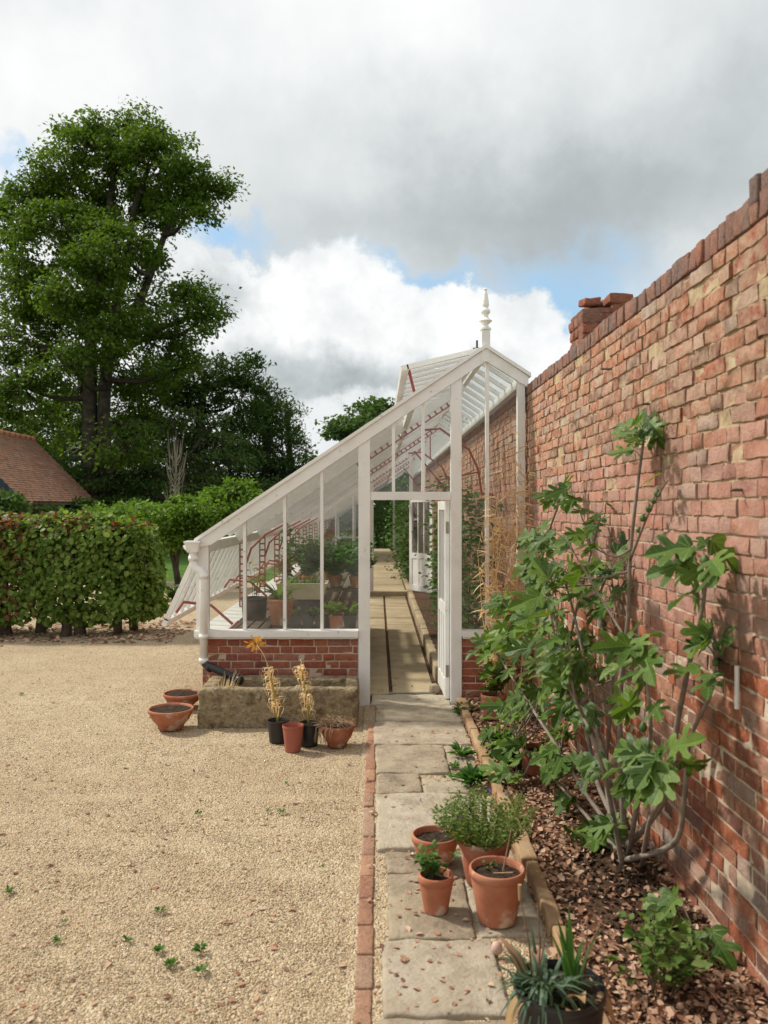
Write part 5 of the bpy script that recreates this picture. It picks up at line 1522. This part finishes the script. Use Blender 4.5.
# bright shrubs and small trained trees beyond the hedge
B = [(235,495,22,14,0,16,0),(205,510,24,14,-.6,16,0),(170,515,26,12,0,16,0),(225,520,26,16,.3,16,0),(185,535,20,14,-.4,12,.1),(250,512,16,14,0,9,0)]
zz_ = 18.0
tree('fruit_tree', 'low bright yellow-green fruit tree with a leaning bare trunk beside the lawn', ((178-VX)/F*17.6, 17.6, 0),
     [([Vector(((180-VX)/F*17.6, 17.6, -.05)), PZ(176, 570, 17.6), PZ(172, 545, 17.7), PZ(180, 520, 17.9)], .085), ([PZ(176,572,17.6), PZ(182, 540, 17.6), PZ(200, 515, 17.8)], .05)], lobes_px([(165,520,26,14,0,18,.1),(190,512,26,16,0,18,.05),(160,540,14,10,0,7,.2),(185,538,16,9,0,7,.2),(205,530,14,12,0,9,.1)], 17.6, .9), 'bright_leaf', .085, 70, .38, .5, 1.6, r0=.1, seed=13, twig=.008, tmpl=T_OVAL, width=.8, group='bright fruit trees beyond the hedge')
tree('fruit_tree', 'taller bright yellow-green fruit tree just left of the glasshouse roof', ((236-VX)/F*18.5, 18.5, 0),
     [([Vector(((236-VX)/F*18.5, 18.5, -.05)), PZ(234, 560, 18.5), PZ(236, 505, 18.5)], .08)], lobes_px([(235,494,20,12,0,15,.05),(218,508,18,12,0,12,.05),(250,505,12,14,0,9,.05),(232,522,26,14,0,14,.05),(215,535,18,14,0,9,.1)], 18.5, .8), 'bright_leaf', .085, 70, .38, .5, 1.6, r0=.1, seed=14, twig=.008, tmpl=T_OVAL, width=.8, group='bright fruit trees beyond the hedge')
tree('fruit_tree', 'bright low shrub row tree showing above the middle of the hedge', ((135-VX)/F*20, 20, 0),
     [([Vector(((135-VX)/F*20, 20, -.05)), PZ(135, 560, 20), PZ(135, 515, 20)], .07)], lobes_px([(130,512,22,8,0,14,.05),(150,515,20,12,0,12,.05),(110,515,18,8,0,9,.1),(140,530,28,14,0,12,.1)], 20, .8), 'bright_leaf', .085, 70, .38, .5, 1.6, r0=.1, seed=15, twig=.008, tmpl=T_OVAL, width=.8, group='bright fruit trees beyond the hedge')
# low dark plant at the foot of the fruit tree, ivy by the outbuilding
root = thing('leafy_plant', (PG(174, 600).x, PG(174, 600).y, 0), 'small clump of leaves at the foot of the leaning fruit tree', 'plant')
sprigs(root, Vector(PG(174, 600)), 26, .32, .32, M['mid_leaf'], .09, 8, width=.8)
def lowbush(px, py, d, rx, rz, label, m, n=900, ls=.14, h0=0):
    c = PZ(px, py, d); root = thing('shrub', (c.x, c.y, 0), label, 'shrub')
    u = rdir(n)*np.array([rx, rx*.7, rz])*(.55+.5*rng.random((n,1))); P = np.array(c)+u; P[:, 2] = np.maximum(P[:, 2], .05)
    Q = u+rdir(n)*.4; leafset('foliage', P, rdir(n), Q, ls, T_DIA, M[m], root, .8)
    mb = MB(); mb.tube([Vector((c.x, c.y, 0)), c], [.05, .02], 6); mb.build('stem', M['bark'], root)
lowbush(4, 506, 24.2, .75, .45, 'dark green shrub in front of the outbuilding gable', 'mid_leaf')
lowbush(52, 517, 25.6, .75, .32, 'clipped dark shrub against the long wall of the outbuilding', 'dark_leaf')
lowbush(82, 510, 29.5, .9, .45, 'dark shrub at the far end of the outbuilding wall', 'dark_leaf')
lowbush(270, 505, 36, 1.6, 1.3, 'rounded olive shrub below the pointed evergreen', 'olive_leaf', 1600, .17)
# dark hedge closing the view beyond the glasshouse, and planting far off
root = thing('hedge', (.1, 36, 0), 'dark hedge seen through the far end of the glasshouse', 'hedge')
n = 5200
P = np.c_[-3.5+6.5*rng.random(n), 35.4+.5*rng.random(n)**2, .05+3.0*rng.random(n)]
leafset('foliage', P, rdir(n)-np.array([0,.3,.3]), rdir(n)*.7+np.array([0,-1,.4]), .15, T_DIA, M['mid_leaf'], root, .8)
mb = MB(); 
for x in (-3,-2,-1,0,1,2): mb.tube([(x,36,0),(x,36,2.8)], [.08,.04], 6)
mb.build('trunk', M['bark'], root)
n = 24000
P = np.c_[-62+95*rng.random(n), 62+8*rng.random(n), 0*rng.random(n)]
top = np.array([4.5+1.8*noise.noise((p[0]*.12, 0, 3))+.8*noise.noise((p[0]*.5, 0, 1)) for p in P]); P[:, 2] = top*rng.random(n)**.7
props(leafset('distant_wood', P, rdir(n), rdir(n)+np.array([0,-.6,.6]), .55, T_DIA, M['dark_leaf'], width=.8), 'dark line of far-off woodland', None, None, 'stuff')

# ================================================================= outbuilding
ob = thing('outbuilding', (-12.5, 28, 0), 'low outbuilding with an orange-brown clay tiled roof beyond the hedge', 'building')
za, zb_ = 25.0, 31.5; xe, ze, xr, zr_ = -10.85, 2.03, -13.25, 4.43; xf = -15.65
mb = MB()
mb.box(xf+.3, xe-.32, za+.25, zb_-.25, 0, ze-.02)
mb.add([(xf+.3, za+.25, ze-.02), (xe-.32, za+.25, ze-.02), (xr, za+.25, zr_-.32), (xf+.3, zb_-.25, ze-.02), (xe-.32, zb_-.25, ze-.02), (xr, zb_-.25, zr_-.32)], [(0,1,2),(5,4,3)])
mb.build('wall', M['render'], ob)
mb = MB()
for sgn in (1, -1):
    x0, x1 = (xr, xe) if sgn > 0 else (xr, xf)
    nr = 32
    for r in range(nr):
        t0, t1 = r/nr, (r+1.35)/nr
        y = za+(.08 if r % 2 else 0)
        while y < zb_:
            w = .165
            xa_, xb_ = x0+(x1-x0)*t0, x0+(x1-x0)*min(1.02, t1); z0_ = zr_+(ze-zr_)*t0; z1_ = zr_+(ze-zr_)*min(1.02, t1)
            j = rnd.uniform(0, .014)
            p = [(xa_, y, z0_+.005), (xb_, y, z1_+.030+j), (xb_, y+w-.006, z1_+.030+j*rnd.random()), (xa_, y+w-.006, z0_+.005)]
            q = [(a, b, c-.018) for a, b, c in p]
            mb.add(p+q, [(0,1,2,3) if sgn > 0 else (3,2,1,0), (1,5,6,2), (0,4,5,1), (3,2,6,7)])
            y += w
mb.build('roof', M['tile'], ob)
mb = MB(); y = za
while y < zb_: 
    mb.tube([(xr, y, zr_+.0), (xr, y+.42, zr_+.012)], .11, 8); y += .44
mb.build('ridge_tiles', M['ridge_tile'], ob, True)
mb = MB()
for x1 in (xe+.02, xf-.02): mb.beam((xr, za-.03, zr_-.14), (x1, za-.03, ze-.14), .04, .22, up=(0,0,1))
mb.build('bargeboard', M['lead'], ob)
mb = MB(); mb.box(xe-.08, xe-.02, za, zb_, ze-.12, ze-.01); mb.build('fascia', M['bark'], ob)
# ================================================================= sky, sun, camera
SUN = Vector((-.95, .45, 1.12)).normalized()
w = bpy.data.worlds.new("World"); scene.world = w; w.use_nodes = True
nt = w.node_tree; nt.nodes.clear()
sky = nt.nodes.new('ShaderNodeTexSky'); sky.sky_type = 'NISHITA'; sky.sun_disc = False
sky.sun_elevation = math.asin(SUN.z); sky.sun_rotation = math.atan2(SUN.x, SUN.y)
sky.dust_density = 1.2; sky.altitude = 80
gen = nt.nodes.new('ShaderNodeTexCoord').outputs['Generated']
sp = N(nt, 'ShaderNodeSeparateXYZ', {0: gen})
az = mth(nt, 'ARCTAN2', sp.outputs[0], sp.outputs[1])
el = mth(nt, 'ARCSINE', mth(nt, 'MAXIMUM', mth(nt, 'MINIMUM', sp.outputs[2], 1.0), -1.0))
# cloud texture lives on a flat layer overhead, so it flattens towards the horizon
den = mth(nt, 'ADD', mth(nt, 'MAXIMUM', sp.outputs[2], 0.0), .22)
cl = N(nt, 'ShaderNodeCombineXYZ', {0: mth(nt, 'DIVIDE', sp.outputs[0], den), 1: mth(nt, 'DIVIDE', sp.outputs[1], den), 2: 0.0}).outputs[0]
ae = N(nt, 'ShaderNodeCombineXYZ', {0: az, 1: el, 2: 0.0}).outputs[0]
nA = N(nt, 'ShaderNodeTexNoise', {'Vector': ae, 'Scale': 8.0, 'Detail': 10.0, 'Roughness': .62})
wv = N(nt, 'ShaderNodeVectorMath', {0: nA.outputs['Color'], 1: (.5, .5, .5)}, operation='SUBTRACT').outputs[0]
wv = N(nt, 'ShaderNodeVectorMath', {0: wv, 1: (.20, .19, 0)}, operation='MULTIPLY').outputs[0]
pw = N(nt, 'ShaderNodeVectorMath', {0: ae, 1: wv}, operation='ADD').outputs[0]
def AE(px, py):
    a = math.atan2((px-VX)/F, 1); return a, math.atan2((VY-py)/F, 1/math.cos(a))
def blob(px, py, rx, ry, soft=.5):
    a, e = AE(px, py)
    v = N(nt, 'ShaderNodeVectorMath', {0: pw, 1: (a, e, 0)}, operation='SUBTRACT').outputs[0]
    v = N(nt, 'ShaderNodeVectorMath', {0: v, 1: (F/rx, F/ry, 0)}, operation='MULTIPLY').outputs[0]
    l = N(nt, 'ShaderNodeVectorMath', {0: v}, operation='LENGTH').outputs['Value']
    return N(nt, 'ShaderNodeMapRange', {0: l, 1: 1.0+soft, 2: 1.0-soft}, interpolation_type='SMOOTHSTEP').outputs[0]
n1 = nz(nt, cl, 1.3, 7, .6, .3); n2 = nz(nt, ae, 5.0, 8, .6); n3 = nz(nt, ae, 14, 6, .6)
# base value of the cloud sheet and its modelling
val = mth(nt, 'ADD', 6.3, mth(nt, 'MULTIPLY', mth(nt, 'SUBTRACT', n2, .5), 2.0))
val = mth(nt, 'ADD', val, mth(nt, 'MULTIPLY', mth(nt, 'SUBTRACT', n1, .5), 1.4))
def plus(v, b, k): return mth(nt, 'ADD', v, mth(nt, 'MULTIPLY', b, k))
val = plus(val, blob(600, 190, 230, 80, .9), -1.5)
val = plus(val, blob(430, 225, 220, 48, .8), -1.0)
val = plus(val, blob(200, 60, 190, 70, .8), -.7)
val = plus(val, blob(770, 130, 120, 150, .9), -.7)
val = plus(val, blob(60, 70, 90, 60, .8), 1.4)
val = plus(val, blob(330, 20, 160, 60, .8), 1.0)
cum = mth(nt, 'MAXIMUM', mth(nt, 'MAXIMUM', blob(270, 335, 190, 78, .10), blob(470, 345, 130, 62, .10)), blob(160, 300, 80, 60, .1))
cum = mth(nt, 'MAXIMUM', cum, blob(90, 280, 110, 90, .3))
cval = mth(nt, 'ADD', 7.0, mth(nt, 'MULTIPLY', mth(nt, 'SUBTRACT', n3, .5), 4.2))
cval = mth(nt, 'ADD', cval, mth(nt, 'MULTIPLY', mth(nt, 'SUBTRACT', n2, .5), 3.0))
cval = plus(cval, blob(330, 385, 130, 30, .7), -2.8); cval = plus(cval, blob(215, 290, 40, 28, .7), -2.0); cval = plus(cval, blob(300, 440, 200, 30, .8), -.8)
tot = N(nt, 'ShaderNodeMix', {0: cum, 2: val, 3: cval}).outputs[0]
tot = mth(nt, 'MAXIMUM', tot, 1.6)
warm = ramp(nt, mth(nt, 'DIVIDE', tot, 10.0), [(.84,.95,.99),(.93,.985,1.0),(1.0,.995,.985)], [.25,.5,.8])
sc_ = N(nt, 'ShaderNodeVectorMath', {0: warm}, operation='SCALE'); nt.links.new(tot, sc_.inputs['Scale'])
hole = mth(nt, 'MAXIMUM', blob(400, 284, 110, 20, .75), blob(560, 300, 70, 46, .7))
hole = mth(nt, 'MAXIMUM', hole, blob(5, 195, 14, 26, .7)); hole = mth(nt, 'MAXIMUM', hole, blob(225, 232, 50, 14, .8))
hole = mth(nt, 'MULTIPLY', hole, mth(nt, 'SUBTRACT', 1.0, mth(nt, 'MULTIPLY', cum, .97)))
# elsewhere round the horizon the cover simply breaks up
skyc = N(nt, 'ShaderNodeVectorMath', {0: sky.outputs[0], 1: (1.25, 1.25, 1.35)}, operation='MULTIPLY').outputs[0]
skyc = mixc(nt, .70, skyc, (2.6, 4.45, 5.9))
colr = mixc(nt, mth(nt, 'MULTIPLY', hole, .92), sc_.outputs[0], skyc)
bg = N(nt, 'ShaderNodeBackground', {'Color': colr, 'Strength': .10})
o = nt.nodes.new('ShaderNodeOutputWorld'); nt.links.new(bg.outputs[0], o.inputs[0])
w.cycles.sampling_method = 'MANUAL'; w.cycles.sample_map_resolution = 512

sl = bpy.data.lights.new('sun', 'SUN'); sl.energy = 3.1; sl.angle = math.radians(5.0); sl.color = (1.0, .93, .82)
so = bpy.data.objects.new('sun', sl); COL.objects.link(so); so.location = (-20, 20, 30)
so.rotation_euler = (-SUN).to_track_quat('-Z', 'Y').to_euler()

cd = bpy.data.cameras.new('camera'); co = bpy.data.objects.new('camera', cd); COL.objects.link(co)
co.location = (0, 0, CAMZ); co.rotation_euler = (math.radians(90), 0, 0)
cd.sensor_fit = 'HORIZONTAL'; cd.sensor_width = 24.0; cd.lens = F/768*24.0
cd.shift_x = (384-VX)/768; cd.shift_y = (VY-512)/768
cd.dof.use_dof = True; cd.dof.focus_distance = 7.2; cd.dof.aperture_fstop = 2.8
cd.clip_start = .05; cd.clip_end = 3000
scene.camera = co
scene.render.resolution_x, scene.render.resolution_y = 768, 1024
scene.view_settings.view_transform = 'Standard'; scene.view_settings.look = 'None'
scene.view_settings.exposure = 0.50; scene.view_settings.gamma = 1.0; scene.view_settings.use_curve_mapping = False
scene.cycles.transparent_max_bounces = 24; scene.cycles.max_bounces = 8
scene.cycles.use_denoising = True
